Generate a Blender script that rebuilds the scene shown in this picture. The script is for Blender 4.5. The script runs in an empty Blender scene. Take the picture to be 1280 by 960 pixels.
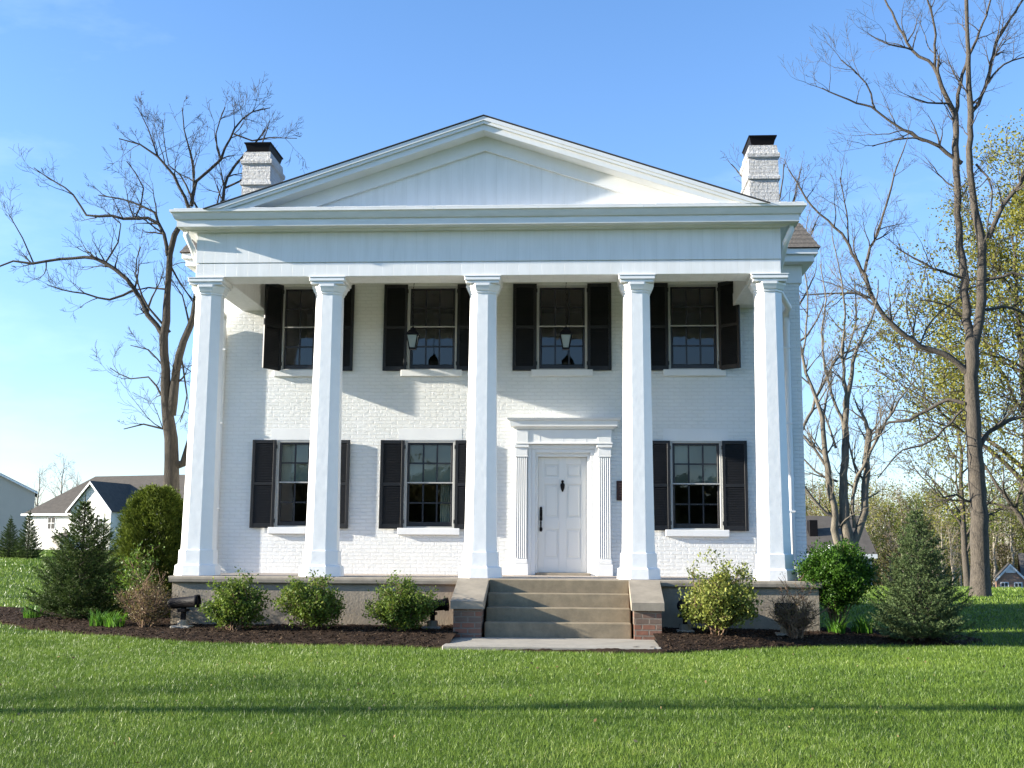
import bpy, math, random
import numpy as np
from mathutils import Vector, Matrix

random.seed(7); RNG = np.random.default_rng(7)
SC = bpy.context.scene
COL = SC.collection
R = math.radians

# ---------------------------------------------------------------- camera, sky, sun, exposure
CAMLOC = Vector((2.396, -18.544, 1.4)); YAW, PITCH, ROLL, F = 3.456, 8.412, 0.441, 1444.6
cam_d = bpy.data.cameras.new("camera"); cam = bpy.data.objects.new("camera", cam_d); COL.objects.link(cam)
CM = Matrix.Rotation(R(YAW), 3, 'Z') @ Matrix.Rotation(R(90 + PITCH), 3, 'X') @ Matrix.Rotation(R(ROLL), 3, 'Z')
cam.matrix_world = Matrix.Translation(CAMLOC) @ CM.to_4x4()
cam_d.sensor_width = 36; cam_d.lens = F / 1280 * 36; cam_d.clip_end = 3000; cam_d.clip_start = 0.1
SC.camera = cam

SUN_T = Vector((1.0, 0.145, -0.307)).normalized()          # the way the light travels
SUN_EL = math.asin(-SUN_T.z); SUN_AZ = math.atan2(-SUN_T.x, -SUN_T.y)   # azimuth from +Y, clockwise positive
w = bpy.data.worlds.new("World"); SC.world = w; w.use_nodes = True
nt = w.node_tree; bg = nt.nodes["Background"]
sky = nt.nodes.new("ShaderNodeTexSky"); sky.sky_type = 'NISHITA'; sky.sun_disc = False
sky.sun_elevation = SUN_EL; sky.sun_rotation = SUN_AZ; sky.air_density = 0.95; sky.dust_density = 0.35; sky.ozone_density = 4.5
tc = nt.nodes.new("ShaderNodeTexCoord"); mp = nt.nodes.new("ShaderNodeMapping"); mp.inputs['Scale'].default_value = (1.2, 3.0, 5.0); mp.inputs['Rotation'].default_value = (0.2, 0.5, 0.3)
nz = nt.nodes.new("ShaderNodeTexNoise"); nz.inputs['Scale'].default_value = 1.5; nz.inputs['Detail'].default_value = 7; nz.inputs['Roughness'].default_value = .6
cr = nt.nodes.new("ShaderNodeValToRGB"); cr.color_ramp.elements[0].position = .56; cr.color_ramp.elements[1].position = .95
cr.color_ramp.elements[1].color = (.13, .13, .13, 1)
mx = nt.nodes.new("ShaderNodeMixRGB"); mx.inputs[2].default_value = (9.0, 9.6, 10.4, 1)
nt.links.new(tc.outputs['Generated'], mp.inputs[0]); nt.links.new(mp.outputs[0], nz.inputs[0]); nt.links.new(nz.outputs[0], cr.inputs[0])
tint = nt.nodes.new('ShaderNodeMixRGB'); tint.blend_type = 'MULTIPLY'; tint.inputs[0].default_value = 1; sz = nt.nodes.new('ShaderNodeSeparateXYZ'); zr_ = nt.nodes.new('ShaderNodeValToRGB'); nt.links.new(tc.outputs['Generated'], sz.inputs[0]); nt.links.new(sz.outputs[2], zr_.inputs[0]); nt.links.new(zr_.outputs[0], tint.inputs[2])
zr_.color_ramp.elements[0].color = (1.0, .84, .80, 1); zr_.color_ramp.elements[1].position = .65; zr_.color_ramp.elements[1].color = (.80, .92, .98, 1); e_ = zr_.color_ramp.elements.new(.25); e_.color = (.99, .96, .98, 1)
nt.links.new(sky.outputs[0], tint.inputs[1]); nt.links.new(cr.outputs[0], mx.inputs[0]); nt.links.new(tint.outputs[0], mx.inputs[1]); nt.links.new(mx.outputs[0], bg.inputs[0])
bg.inputs[1].default_value = 0.118
sd = bpy.data.lights.new("sun", 'SUN'); sd.energy = 5.0; sd.angle = R(0.55); sd.color = (1.0, .93, .80)
sun = bpy.data.objects.new("sun", sd); COL.objects.link(sun); sun.rotation_euler = SUN_T.to_track_quat('-Z', 'Y').to_euler(); sun.location = (-30, -10, 30)
vs = SC.view_settings; vs.view_transform = 'Standard'; vs.look = 'None'; vs.gamma = 1; vs.use_curve_mapping = False; vs.exposure = 1.6
SC.cycles.max_bounces = 6; SC.cycles.transparent_max_bounces = 8

def at(px, py, Y=None, Z=None):
    """the world point on the plane y=Y (or z=Z) where the photograph shows (px, py)"""
    d = CM @ Vector(((px - 640) / F, (480 - py) / F, -1))
    t = (Y - CAMLOC.y) / d.y if Y is not None else (Z - CAMLOC.z) / d.z
    return CAMLOC + d * t

# ---------------------------------------------------------------- helpers
def tag(o, label=None, cat=None, group=None, kind=None):
    for k, v in (('label', label), ('category', cat), ('group', group), ('kind', kind)):
        if v: o[k] = v
    return o
def thing(name, label, cat, loc=(0, 0, 0), group=None):
    o = bpy.data.objects.new(name, None); COL.objects.link(o); o.location = loc; o.empty_display_size = .2
    return tag(o, label, cat, group)
def copy_tree(o, parent=None):
    c = o.copy(); COL.objects.link(c); c.parent = parent
    for ch in list(o.children): copy_tree(ch, c)
    return c
def link(name, me, mats, parent=None):
    o = bpy.data.objects.new(name, me); COL.objects.link(o)
    for m in (mats if isinstance(mats, (list, tuple)) else [mats]): me.materials.append(m)
    if parent: o.parent = parent
    return o

class MB:
    """collects shapes and links them as one mesh object"""
    def __init__(s, off=(0, 0, 0)): s.v = []; s.f = []; s.sm = []; s.off = Vector(off); s.mi = []; s.cur = 0
    def add(s, vs_, fs, smooth=False):
        b = len(s.v); s.v += [tuple(Vector(p) - s.off) for p in vs_]; s.f += [tuple(i + b for i in f) for f in fs]
        s.sm += [smooth] * len(fs); s.mi += [s.cur] * len(fs); return s
    def box(s, x0, x1, y0, y1, z0, z1, M=None):
        P = [Vector((x, y, z)) for z in (z0, z1) for y in (y0, y1) for x in (x0, x1)]
        if M is not None: P = [M @ p for p in P]
        return s.add(P, [(0, 2, 3, 1), (4, 5, 7, 6), (0, 1, 5, 4), (2, 6, 7, 3), (0, 4, 6, 2), (1, 3, 7, 5)])
    def cbox(s, x0, x1, y0, y1, z0, z1, c=.008, M=None):
        """box with chamfered edges"""
        P = []; idx = {}
        for sx in (0, 1):
            for sy in (0, 1):
                for sz in (0, 1):
                    X = (x0, x1)[sx]; Y = (y0, y1)[sy]; Z = (z0, z1)[sz]
                    dx = c * (1 - 2 * sx); dy = c * (1 - 2 * sy); dz = c * (1 - 2 * sz)
                    for a, q in ((0, (X, Y + dy, Z + dz)), (1, (X + dx, Y, Z + dz)), (2, (X + dx, Y + dy, Z))):
                        idx[(sx, sy, sz, a)] = len(P); P.append(Vector(q))
        if M is not None: P = [M @ p for p in P]
        fs = []
        for a in range(3):
            b, d = [(1, 2), (0, 2), (0, 1)][a]
            for k in (0, 1):
                q = []
                for (u, v_) in ((0, 0), (1, 0), (1, 1), (0, 1)):
                    t = [0, 0, 0]; t[a] = k; t[b] = u; t[d] = v_; q.append(idx[(*t, a)])
                fs.append(tuple(q))
        for a in range(3):                                   # edges running along axis a
            b, d = [(1, 2), (0, 2), (0, 1)][a]
            for u in (0, 1):
                for v_ in (0, 1):
                    t0 = [0, 0, 0]; t0[b] = u; t0[d] = v_; t1 = list(t0); t1[a] = 1
                    fs.append((idx[(*t0, b)], idx[(*t1, b)], idx[(*t1, d)], idx[(*t0, d)]))
        for sx in (0, 1):
            for sy in (0, 1):
                for sz in (0, 1): fs.append(tuple(idx[(sx, sy, sz, a)] for a in range(3)))
        return s.add(P, fs)
    def prism(s, poly, axis, a0, a1):
        """extrude a 2-D polygon along axis: 'x' -> (y,z), 'y' -> (x,z), 'z' -> (x,y)"""
        n = len(poly); f = {'x': lambda p, a: (a, p[0], p[1]), 'y': lambda p, a: (p[0], a, p[1]), 'z': lambda p, a: (p[0], p[1], a)}[axis]
        return s.add([f(p, a0) for p in poly] + [f(p, a1) for p in poly],
                     [tuple(range(n))[::-1], tuple(range(n, 2 * n))] + [(i, (i + 1) % n, n + (i + 1) % n, n + i) for i in range(n)])
    def loft(s, rings, smooth=False, caps=True):
        n = len(rings[0]); V = [p for r in rings for p in r]
        fs = [(k * n + i, k * n + (i + 1) % n, (k + 1) * n + (i + 1) % n, (k + 1) * n + i) for k in range(len(rings) - 1) for i in range(n)]
        s.add(V, fs, smooth)
        if caps: s.add(list(rings[0]), [tuple(range(n))[::-1]]); s.add(list(rings[-1]), [tuple(range(n))])
        return s
    def octo(s, cx, cy, prof, ph=math.pi / 8, n=8, smooth=False):
        """prof: list of (flat-to-flat half width, z)"""
        k = 1 / math.cos(math.pi / n)
        return s.loft([[(cx + r * k * math.cos(ph + 2 * math.pi * i / n), cy + r * k * math.sin(ph + 2 * math.pi * i / n), z) for i in range(n)] for r, z in prof], smooth)
    def tube(s, pts, rad, n=8, smooth=True):
        pts = [Vector(p) for p in pts]; rs = rad if isinstance(rad, (list, tuple)) else [rad] * len(pts); rings = []
        up = Vector((0, 0, 1)); 
        for i, p in enumerate(pts):
            t = (pts[min(i + 1, len(pts) - 1)] - pts[max(i - 1, 0)]).normalized()
            a = t.cross(up if abs(t.z) < .9 else Vector((0, 1, 0))).normalized(); b = t.cross(a)
            if abs(t.z) >= .9 and t.z < 0: b = -b
            rings.append([p + (a * math.cos(2 * math.pi * j / n) + b * math.sin(2 * math.pi * j / n)) * rs[i] for j in range(n)])
        return s.loft(rings, smooth)
    def build(s, name, mats, parent=None, recalc=True):
        me = bpy.data.meshes.new(name); me.from_pydata(s.v, [], s.f); me.polygons.foreach_set('use_smooth', s.sm); me.polygons.foreach_set('material_index', s.mi)
        if recalc:
            import bmesh
            b = bmesh.new(); b.from_mesh(me); bmesh.ops.recalc_face_normals(b, faces=b.faces); b.to_mesh(me); b.free()
        me.update(); o = link(name, me, mats, parent); o.location = s.off if parent is None else s.off
        return o

def np_mesh(name, V, Fc, k, mats, parent=None, attrs=None, smooth=False):
    """V (n,3), Fc (m,k) arrays"""
    me = bpy.data.meshes.new(name); m = len(Fc)
    me.vertices.add(len(V)); me.vertices.foreach_set('co', np.ascontiguousarray(V, np.float32).ravel())
    me.loops.add(m * k); me.loops.foreach_set('vertex_index', np.ascontiguousarray(Fc, np.int32).ravel())
    me.polygons.add(m); me.polygons.foreach_set('loop_start', np.arange(0, m * k, k, dtype=np.int32))
    me.polygons.foreach_set('loop_total', np.full(m, k, np.int32))
    if smooth: me.polygons.foreach_set('use_smooth', np.ones(m, bool))
    me.update(calc_edges=True)
    for an, (arr) in (attrs or {}).items():
        a = me.attributes.new(an, 'FLOAT', 'FACE'); a.data.foreach_set('value', np.ascontiguousarray(arr, np.float32))
    return link(name, me, mats, parent)

# ---------------------------------------------------------------- materials
def mat(name, col, rough=.6, var=None, vscale=3., bump=0., bscale=40., bdist=.01, spec=.5, detail=5., coord='Object', metal=0., stretch=None):
    m = bpy.data.materials.new(name); m.use_nodes = True; t = m.node_tree; p = t.nodes["Principled BSDF"]
    p.inputs['Base Color'].default_value = (*col, 1); p.inputs['Roughness'].default_value = rough
    p.inputs['Specular IOR Level'].default_value = spec; p.inputs['Metallic'].default_value = metal
    c = t.nodes.new("ShaderNodeTexCoord"); src = c.outputs[coord]
    if stretch:
        mpn = t.nodes.new("ShaderNodeMapping"); mpn.inputs['Scale'].default_value = stretch; t.links.new(src, mpn.inputs[0]); src = mpn.outputs[0]
    if var:
        n = t.nodes.new("ShaderNodeTexNoise"); n.inputs['Scale'].default_value = vscale; n.inputs['Detail'].default_value = detail; n.inputs['Roughness'].default_value = .65
        r = t.nodes.new("ShaderNodeValToRGB"); r.color_ramp.elements[0].position = .3; r.color_ramp.elements[1].position = .7
        r.color_ramp.elements[0].color = (*var, 1); r.color_ramp.elements[1].color = (*col, 1)
        t.links.new(src, n.inputs[0]); t.links.new(n.outputs[0], r.inputs[0]); t.links.new(r.outputs[0], p.inputs['Base Color'])
    if bump:
        n2 = t.nodes.new("ShaderNodeTexNoise"); n2.inputs['Scale'].default_value = bscale; n2.inputs['Detail'].default_value = 4
        b = t.nodes.new("ShaderNodeBump"); b.inputs['Strength'].default_value = bump; b.inputs['Distance'].default_value = bdist
        t.links.new(src, n2.inputs[0]); t.links.new(n2.outputs[0], b.inputs['Height']); t.links.new(b.outputs[0], p.inputs['Normal'])
    return m
def leaf_mat(name, c0, c1, trans=.35, rough=.45, c2=None, spec=.4):
    m = bpy.data.materials.new(name); m.use_nodes = True; t = m.node_tree; p = t.nodes["Principled BSDF"]
    a = t.nodes.new("ShaderNodeAttribute"); a.attribute_name = 'tone'; r = t.nodes.new("ShaderNodeValToRGB")
    r.color_ramp.elements[0].color = (*c0, 1); r.color_ramp.elements[1].color = (*c1, 1)
    if c2: e = r.color_ramp.elements.new(.9); e.color = (*c1, 1); r.color_ramp.elements[-1].color = (*c2, 1)
    t.links.new(a.outputs['Fac'], r.inputs[0]); t.links.new(r.outputs[0], p.inputs['Base Color'])
    p.inputs['Roughness'].default_value = rough; p.inputs['Specular IOR Level'].default_value = spec
    tr = t.nodes.new("ShaderNodeBsdfTranslucent"); t.links.new(r.outputs[0], tr.inputs[0]); mxs = t.nodes.new("ShaderNodeMixShader"); mxs.inputs[0].default_value = trans
    t.links.new(p.outputs[0], mxs.inputs[1]); t.links.new(tr.outputs[0], mxs.inputs[2]); t.links.new(mxs.outputs[0], t.nodes["Material Output"].inputs[0])
    return m
def brick_mat(name, c1, c2, mortar, bump=.5, dist=.012, bw=.215, rh=.068, ms=.010, rough=.6, noise=.5, axes='xz', blotch=None):
    m = bpy.data.materials.new(name); m.use_nodes = True; t = m.node_tree; p = t.nodes["Principled BSDF"]; L = t.links.new
    c = t.nodes.new("ShaderNodeTexCoord"); sp = t.nodes.new("ShaderNodeSeparateXYZ"); cb = t.nodes.new("ShaderNodeCombineXYZ"); ad = t.nodes.new("ShaderNodeMath")
    L(c.outputs['Object'], sp.inputs[0]); L(sp.outputs[0], ad.inputs[0]); L(sp.outputs[1], ad.inputs[1]); L(ad.outputs[0], cb.inputs[0]); L(sp.outputs[2], cb.inputs[1])
    nd = t.nodes.new("ShaderNodeTexNoise"); nd.inputs['Scale'].default_value = 9; nd.inputs['Detail'].default_value = 3; L(c.outputs['Object'], nd.inputs[0])
    vm = t.nodes.new("ShaderNodeVectorMath"); vm.operation = 'MULTIPLY_ADD'; vm.inputs[1].default_value = (.012, .012, 0); L(nd.outputs['Color'], vm.inputs[0]); L(cb.outputs[0], vm.inputs[2])
    b = t.nodes.new("ShaderNodeTexBrick"); L(vm.outputs[0], b.inputs[0]); b.inputs['Scale'].default_value = 1; b.inputs['Mortar Size'].default_value = ms
    b.inputs['Mortar Smooth'].default_value = .35; b.inputs['Brick Width'].default_value = bw; b.inputs['Row Height'].default_value = rh; b.inputs['Bias'].default_value = 0
    b.inputs[1].default_value = (*c1, 1); b.inputs[2].default_value = (*c2, 1); b.inputs[3].default_value = (*mortar, 1)
    n = t.nodes.new("ShaderNodeTexNoise"); n.inputs['Scale'].default_value = 14; n.inputs['Detail'].default_value = 6; n.inputs['Roughness'].default_value = .7; L(c.outputs['Object'], n.inputs[0])
    # height: mortar sunk, each brick set a little in or out, rough faces
    b2 = t.nodes.new("ShaderNodeTexBrick"); L(vm.outputs[0], b2.inputs[0])
    for k in ('Scale', 'Mortar Size', 'Mortar Smooth', 'Brick Width', 'Row Height', 'Bias'): b2.inputs[k].default_value = b.inputs[k].default_value
    b2.inputs[1].default_value = (.6, .6, .6, 1); b2.inputs[2].default_value = (1, 1, 1, 1); b2.inputs[3].default_value = (0, 0, 0, 1)
    mm = t.nodes.new("ShaderNodeMath"); mm.operation = 'MULTIPLY_ADD'; mm.inputs[1].default_value = noise; L(n.outputs[0], mm.inputs[0]); L(b2.outputs[0], mm.inputs[2])
    bp = t.nodes.new("ShaderNodeBump"); bp.inputs['Strength'].default_value = bump; bp.inputs['Distance'].default_value = dist; L(mm.outputs[0], bp.inputs['Height']); L(bp.outputs[0], p.inputs['Normal'])
    if blotch:
        n3 = t.nodes.new("ShaderNodeTexNoise"); n3.inputs['Scale'].default_value = 1.3; n3.inputs['Detail'].default_value = 5; L(c.outputs['Object'], n3.inputs[0])
        r = t.nodes.new("ShaderNodeValToRGB"); r.color_ramp.elements[0].position = .3; r.color_ramp.elements[1].position = .6; r.color_ramp.elements[0].color = (*blotch, 1)
        L(n3.outputs[0], r.inputs[0]); mu = t.nodes.new("ShaderNodeMixRGB"); mu.blend_type = 'MULTIPLY'; mu.inputs[0].default_value = 1; L(b.outputs[0], mu.inputs[1]); L(r.outputs[0], mu.inputs[2]); L(mu.outputs[0], p.inputs['Base Color'])
    else: L(b.outputs[0], p.inputs['Base Color'])
    p.inputs['Roughness'].default_value = rough
    return m
def board_mat(name, col, pitch=.19, dark=.80):
    """painted vertical boards: fine dirty seams and slightly different boards"""
    m = bpy.data.materials.new(name); m.use_nodes = True; t = m.node_tree; p = t.nodes["Principled BSDF"]; L = t.links.new
    c = t.nodes.new("ShaderNodeTexCoord"); sp = t.nodes.new("ShaderNodeSeparateXYZ"); L(c.outputs['Object'], sp.inputs[0])
    cb = t.nodes.new("ShaderNodeCombineXYZ"); L(sp.outputs[0], cb.inputs[0]); cb.inputs[1].default_value = .5
    b = t.nodes.new("ShaderNodeTexBrick"); b.offset = 0; L(cb.outputs[0], b.inputs[0]); b.inputs['Scale'].default_value = 1; b.inputs['Brick Width'].default_value = pitch; b.inputs['Row Height'].default_value = 50
    b.inputs['Mortar Size'].default_value = .005; b.inputs['Mortar Smooth'].default_value = .2
    b.inputs[1].default_value = (*col, 1); b.inputs[2].default_value = (*[x * .975 for x in col], 1); b.inputs[3].default_value = (*[x * dark for x in col], 1)
    n = t.nodes.new("ShaderNodeTexNoise"); n.inputs['Scale'].default_value = 1; n.inputs['Detail'].default_value = 6
    mpn = t.nodes.new("ShaderNodeMapping"); mpn.inputs['Scale'].default_value = (9, 9, 1.2); L(c.outputs['Object'], mpn.inputs[0]); L(mpn.outputs[0], n.inputs[0])
    r = t.nodes.new("ShaderNodeValToRGB"); r.color_ramp.elements[0].color = (.92, .92, .91, 1); r.color_ramp.elements[0].position = .3; r.color_ramp.elements[1].position = .6; L(n.outputs[0], r.inputs[0])
    mu = t.nodes.new("ShaderNodeMixRGB"); mu.blend_type = 'MULTIPLY'; mu.inputs[0].default_value = 1; L(b.outputs[0], mu.inputs[1]); L(r.outputs[0], mu.inputs[2]); L(mu.outputs[0], p.inputs['Base Color'])
    bp = t.nodes.new("ShaderNodeBump"); bp.inputs['Strength'].default_value = .4; bp.inputs['Distance'].default_value = .006; L(b.outputs[1], bp.inputs['Height']); bp.invert = True; L(bp.outputs[0], p.inputs['Normal'])
    p.inputs['Roughness'].default_value = .5
    return m

WHITE = mat('white_paint', (.80, .80, .79), .45, var=(.74, .74, .73), vscale=2.2, bump=.15, bscale=25, bdist=.004, stretch=(1, 1, .35))
CORN = mat('weathered_cornice_paint', (.80, .80, .785), .5, var=(.67, .675, .65), vscale=1.6, bump=.2, bscale=20, bdist=.004, stretch=(1.6, 1, 9), detail=9)
COLW = mat('column_paint', (.80, .80, .79), .5, var=(.75, .75, .74), vscale=5, bump=.3, bscale=9, bdist=.012)
BOARD = board_mat('white_boards', (.80, .80, .79), dark=.93)
SOFFIT = mat('soffit_paint', (.78, .75, .66), .55, var=(.70, .66, .55), vscale=1.5)
WBRICK = brick_mat('white_painted_brick', (.80, .80, .78), (.78, .78, .76), (.75, .75, .73), bump=.75, dist=.016, noise=.8, blotch=(.94, .94, .92))
CHIMB = brick_mat('white_chimney_brick', (.80, .80, .79), (.76, .76, .76), (.73, .73, .73), bump=1, dist=.04, noise=5, bw=.22, rh=.075, ms=.012, blotch=(.84, .84, .84))
REDB = brick_mat('red_brick', (.27, .115, .07), (.17, .12, .09), (.22, .18, .14), bump=.8, dist=.012, bw=.20, rh=.083, ms=.012, rough=.85, blotch=(.55, .5, .48))
CONC = mat('concrete', (.33, .285, .22), .85, var=(.21, .18, .14), vscale=4, bump=.4, bscale=60, bdist=.006)
CONC2 = mat('foundation_render', (.37, .305, .22), .9, var=(.23, .195, .15), vscale=2.2, bump=.5, bscale=30, bdist=.01)
PATH = mat('path_concrete', (.35, .315, .26), .85, var=(.25, .225, .185), vscale=3, bump=.3, bscale=80, bdist=.004)
STEPM = mat('step_concrete', (.28, .225, .145), .85, var=(.18, .145, .095), vscale=6, bump=.4, bscale=60, bdist=.006)
FLOORM = mat('porch_floor', (.45, .38, .32), .7, var=(.36, .30, .25), vscale=4)
SHUT = mat('shutter_paint', (.009, .010, .012), .45, var=(.015, .015, .017), vscale=8, spec=.35)
SASH = mat('sash_paint', (.012, .012, .016), .35)
GREYP = mat('grey_frame_paint', (.45, .45, .43), .5)
METAL = mat('black_metal', (.008, .007, .008), .6, metal=.0, spec=.12)
DOORM = mat('door_paint', (.78, .765, .73), .4)
BRONZE = mat('bronze', (.07, .035, .03), .4, metal=.6)
SHING = mat('brown_shingles', (.17, .145, .12), .9, var=(.11, .095, .08), vscale=18, bump=.5, bscale=30, bdist=.02)
GREYSH = mat('grey_shingles', (.10, .10, .105), .9, var=(.07, .07, .075), vscale=12)
ROOM = mat('room_walls', (.40, .39, .34), .8)
CURT = mat('curtain_cloth', (.42, .44, .40), .9)
BLIND = mat('roller_blind', (.30, .335, .31), .8)
BARK = mat('bark', (.125, .105, .082), .95, var=(.045, .037, .03), vscale=7, bump=.9, bscale=22, bdist=.05, stretch=(3, 3, .6))
BARKD = mat('dark_bark', (.062, .051, .038), .95, var=(.024, .020, .015), vscale=7, bump=.8, bscale=22, bdist=.04, stretch=(3, 3, .6))
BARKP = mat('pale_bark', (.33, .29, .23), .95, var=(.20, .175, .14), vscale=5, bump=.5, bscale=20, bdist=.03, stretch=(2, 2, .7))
BARKM = mat('mid_bark', (.20, .172, .13), .95, var=(.085, .072, .055), vscale=5, bump=.7, bscale=20, bdist=.03, stretch=(2, 2, .7))
TWIG = mat('shrub_twigs', (.16, .10, .06), .9)
LAMPG = bpy.data.materials.new('lantern_glass'); LAMPG.use_nodes = True
LAMPG.node_tree.nodes["Principled BSDF"].inputs['Base Color'].default_value = (.30, .33, .31, 1); LAMPG.node_tree.nodes["Principled BSDF"].inputs['Roughness'].default_value = .15
def glass_mat(name, refl):
    m = bpy.data.materials.new(name); m.use_nodes = True; t = m.node_tree; t.nodes.remove(t.nodes["Principled BSDF"]); L = t.links.new
    tr = t.nodes.new("ShaderNodeBsdfTransparent"); tr.inputs[0].default_value = (.72, .78, .74, 1); g = t.nodes.new("ShaderNodeBsdfGlossy"); g.inputs['Roughness'].default_value = .015
    fr = t.nodes.new("ShaderNodeFresnel"); fr.inputs[0].default_value = refl
    n = t.nodes.new("ShaderNodeTexNoise"); n.inputs['Scale'].default_value = 2.2; c = t.nodes.new("ShaderNodeTexCoord"); L(c.outputs['Object'], n.inputs[0])
    b = t.nodes.new("ShaderNodeBump"); b.inputs['Strength'].default_value = .12; b.inputs['Distance'].default_value = .03; L(n.outputs[0], b.inputs['Height']); L(b.outputs[0], g.inputs['Normal'])
    x = t.nodes.new("ShaderNodeMixShader"); L(fr.outputs[0], x.inputs[0]); L(tr.outputs[0], x.inputs[1]); L(g.outputs[0], x.inputs[2]); L(x.outputs[0], t.nodes["Material Output"].inputs[0])
    return m
GLASS = glass_mat('window_glass', 1.75)

# ---------------------------------------------------------------- the lie of the land
def ss(a, b, x):
    t = np.clip((np.asarray(x, float) - a) / (b - a), 0, 1); return t * t * (3 - 2 * t)
def ground_z(x, y):
    x = np.asarray(x, float); y = np.asarray(y, float)
    z = .02 + .10 * ss(-16, -3, y) + 1.25 * ss(6, 52, y) * ss(-5, -17, x) - 1.9 * ss(32, 64, y) * ss(3, 15, x)
    return z + .015 * np.sin(x * .9 + y * .4) * np.sin(y * .7 - x * .3)
def noise2(x, y, s=1.0, seed=0):
    """cheap smooth value noise"""
    r = np.random.default_rng(seed).random((64, 64)); u = np.asarray(x) / s; v = np.asarray(y) / s
    i = np.floor(u).astype(int); j = np.floor(v).astype(int); fx = u - i; fy = v - j; fx = fx * fx * (3 - 2 * fx); fy = fy * fy * (3 - 2 * fy)
    g = lambda a, b: r[a % 64, b % 64]
    return (g(i, j) * (1 - fx) + g(i + 1, j) * fx) * (1 - fy) + (g(i, j + 1) * (1 - fx) + g(i + 1, j + 1) * fx) * fy

xs = np.concatenate([[-1500, -700, -350, -180], np.arange(-110, -24, 4.), np.arange(-24, 30, .75), np.arange(30, 120, 4.), [180, 350, 700, 1500]])
ys = np.concatenate([[-1500, -600, -250, -100, -50], np.arange(-30, 30, .75), np.arange(30, 140, 3.), [180, 350, 700, 1500]])
GX, GY = np.meshgrid(xs, ys); GZ = ground_z(GX, GY); nx, ny = len(xs), len(ys)
ii = (np.arange(ny - 1)[:, None] * nx + np.arange(nx - 1)[None, :]).ravel()
gm = bpy.data.materials.new('lawn_soil'); gm.use_nodes = True; t = gm.node_tree; p = t.nodes["Principled BSDF"]; L = t.links.new
c = t.nodes.new("ShaderNodeTexCoord"); n1 = t.nodes.new("ShaderNodeTexNoise"); n1.inputs['Scale'].default_value = .35; n1.inputs['Detail'].default_value = 8; n1.inputs['Roughness'].default_value = .7
n2 = t.nodes.new("ShaderNodeTexNoise"); n2.inputs['Scale'].default_value = 40; n2.inputs['Detail'].default_value = 6; n2.inputs['Roughness'].default_value = .75
r1 = t.nodes.new("ShaderNodeValToRGB"); r1.color_ramp.elements[0].position = .35; r1.color_ramp.elements[1].position = .65; r1.color_ramp.elements[0].color = (.060, .105, .018, 1); r1.color_ramp.elements[1].color = (.090, .150, .025, 1)
r2 = t.nodes.new("ShaderNodeValToRGB"); r2.color_ramp.elements[0].position = .3; r2.color_ramp.elements[1].position = .7; r2.color_ramp.elements[0].color = (.30, .34, .30, 1)
mu = t.nodes.new("ShaderNodeMixRGB"); mu.blend_type = 'MULTIPLY'; mu.inputs[0].default_value = 1
L(c.outputs['Object'], n1.inputs[0]); L(c.outputs['Object'], n2.inputs[0]); L(n1.outputs[0], r1.inputs[0]); L(n2.outputs[0], r2.inputs[0]); L(r1.outputs[0], mu.inputs[1]); L(r2.outputs[0], mu.inputs[2]); L(mu.outputs[0], p.inputs['Base Color'])
bpn = t.nodes.new("ShaderNodeBump"); bpn.inputs['Strength'].default_value = .8; bpn.inputs['Distance'].default_value = .06; L(n2.outputs[0], bpn.inputs['Height']); L(bpn.outputs[0], p.inputs['Normal']); p.inputs['Roughness'].default_value = .95
p.inputs['Specular IOR Level'].default_value = .1
g = np_mesh('ground', np.stack([GX.ravel(), GY.ravel(), GZ.ravel()], 1), np.stack([ii, ii + 1, ii + nx + 1, ii + nx], 1), 4, gm, smooth=True)
tag(g, kind='structure')

# ---------------------------------------------------------------- mulch beds
def bed_front(x):
    """y of the lawn edge of the bed at x"""
    L_ = [at(px, py, Z=.13) for px, py in ((-60, 764), (0, 773), (60, 784), (130, 791), (200, 796), (300, 801), (400, 804), (500, 806), (560, 808))]
    R_ = [at(px, py, Z=.13) for px, py in ((824, 813), (900, 810), (1000, 805), (1100, 803), (1180, 802), (1216, 798))]
    P_ = L_ + R_
    return np.interp(x, [q.x for q in P_], [q.y for q in P_]) - .55
BX0, BX1 = at(-60, 764, Z=.13).x, at(1216, 798, Z=.13).x
def bed_h(x, y):
    f = bed_front(x) + .10 * (noise2(x, y, .35, 3) - .5)
    back = np.where(x < -4.3, f + 3.6 - 1.2 * ss(-7, -10, x), np.where(x > 6.0, f + 3.0 - 1.3 * ss(7, 9, x), 3.0))
    d = np.minimum(np.minimum(y - f, back - y), np.minimum(x - BX0, BX1 - x))
    return d
def bed_z(x, y):
    d = np.clip(bed_h(x, y), 0, 9)
    return ground_z(x, y) + .012 + .16 * (1 - np.exp(-d * 1.1)) + .02 * noise2(x, y, .12, 5) - .0
bx = np.arange(BX0 - .1, BX1 + .1, .05); by = np.arange(-3.2, 6.5, .05); QX, QY = np.meshgrid(bx, by)
D = bed_h(QX, QY); QZ = bed_z(QX, QY) + RNG.random(QX.shape) * .012
QZ = np.where(D < 0, ground_z(QX, QY) - .03, QZ)
nb = len(bx); jj = (np.arange(len(by) - 1)[:, None] * nb + np.arange(nb - 1)[None, :]).ravel()
keep = (np.maximum.reduce([D.ravel()[jj], D.ravel()[jj + 1], D.ravel()[jj + nb], D.ravel()[jj + nb + 1]]) > 0)
cx_, cy_ = QX.ravel()[jj], QY.ravel()[jj]
keep &= ~((cx_ > -4.05) & (cx_ < 6.0) & (cy_ > -.05)) & ~((cx_ > .6) & (cx_ < 3.4) & (cy_ > -1.2)) & ~((cx_ > .58) & (cx_ < 3.40) & (cy_ > -2.65))
jj = jj[keep]
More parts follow.
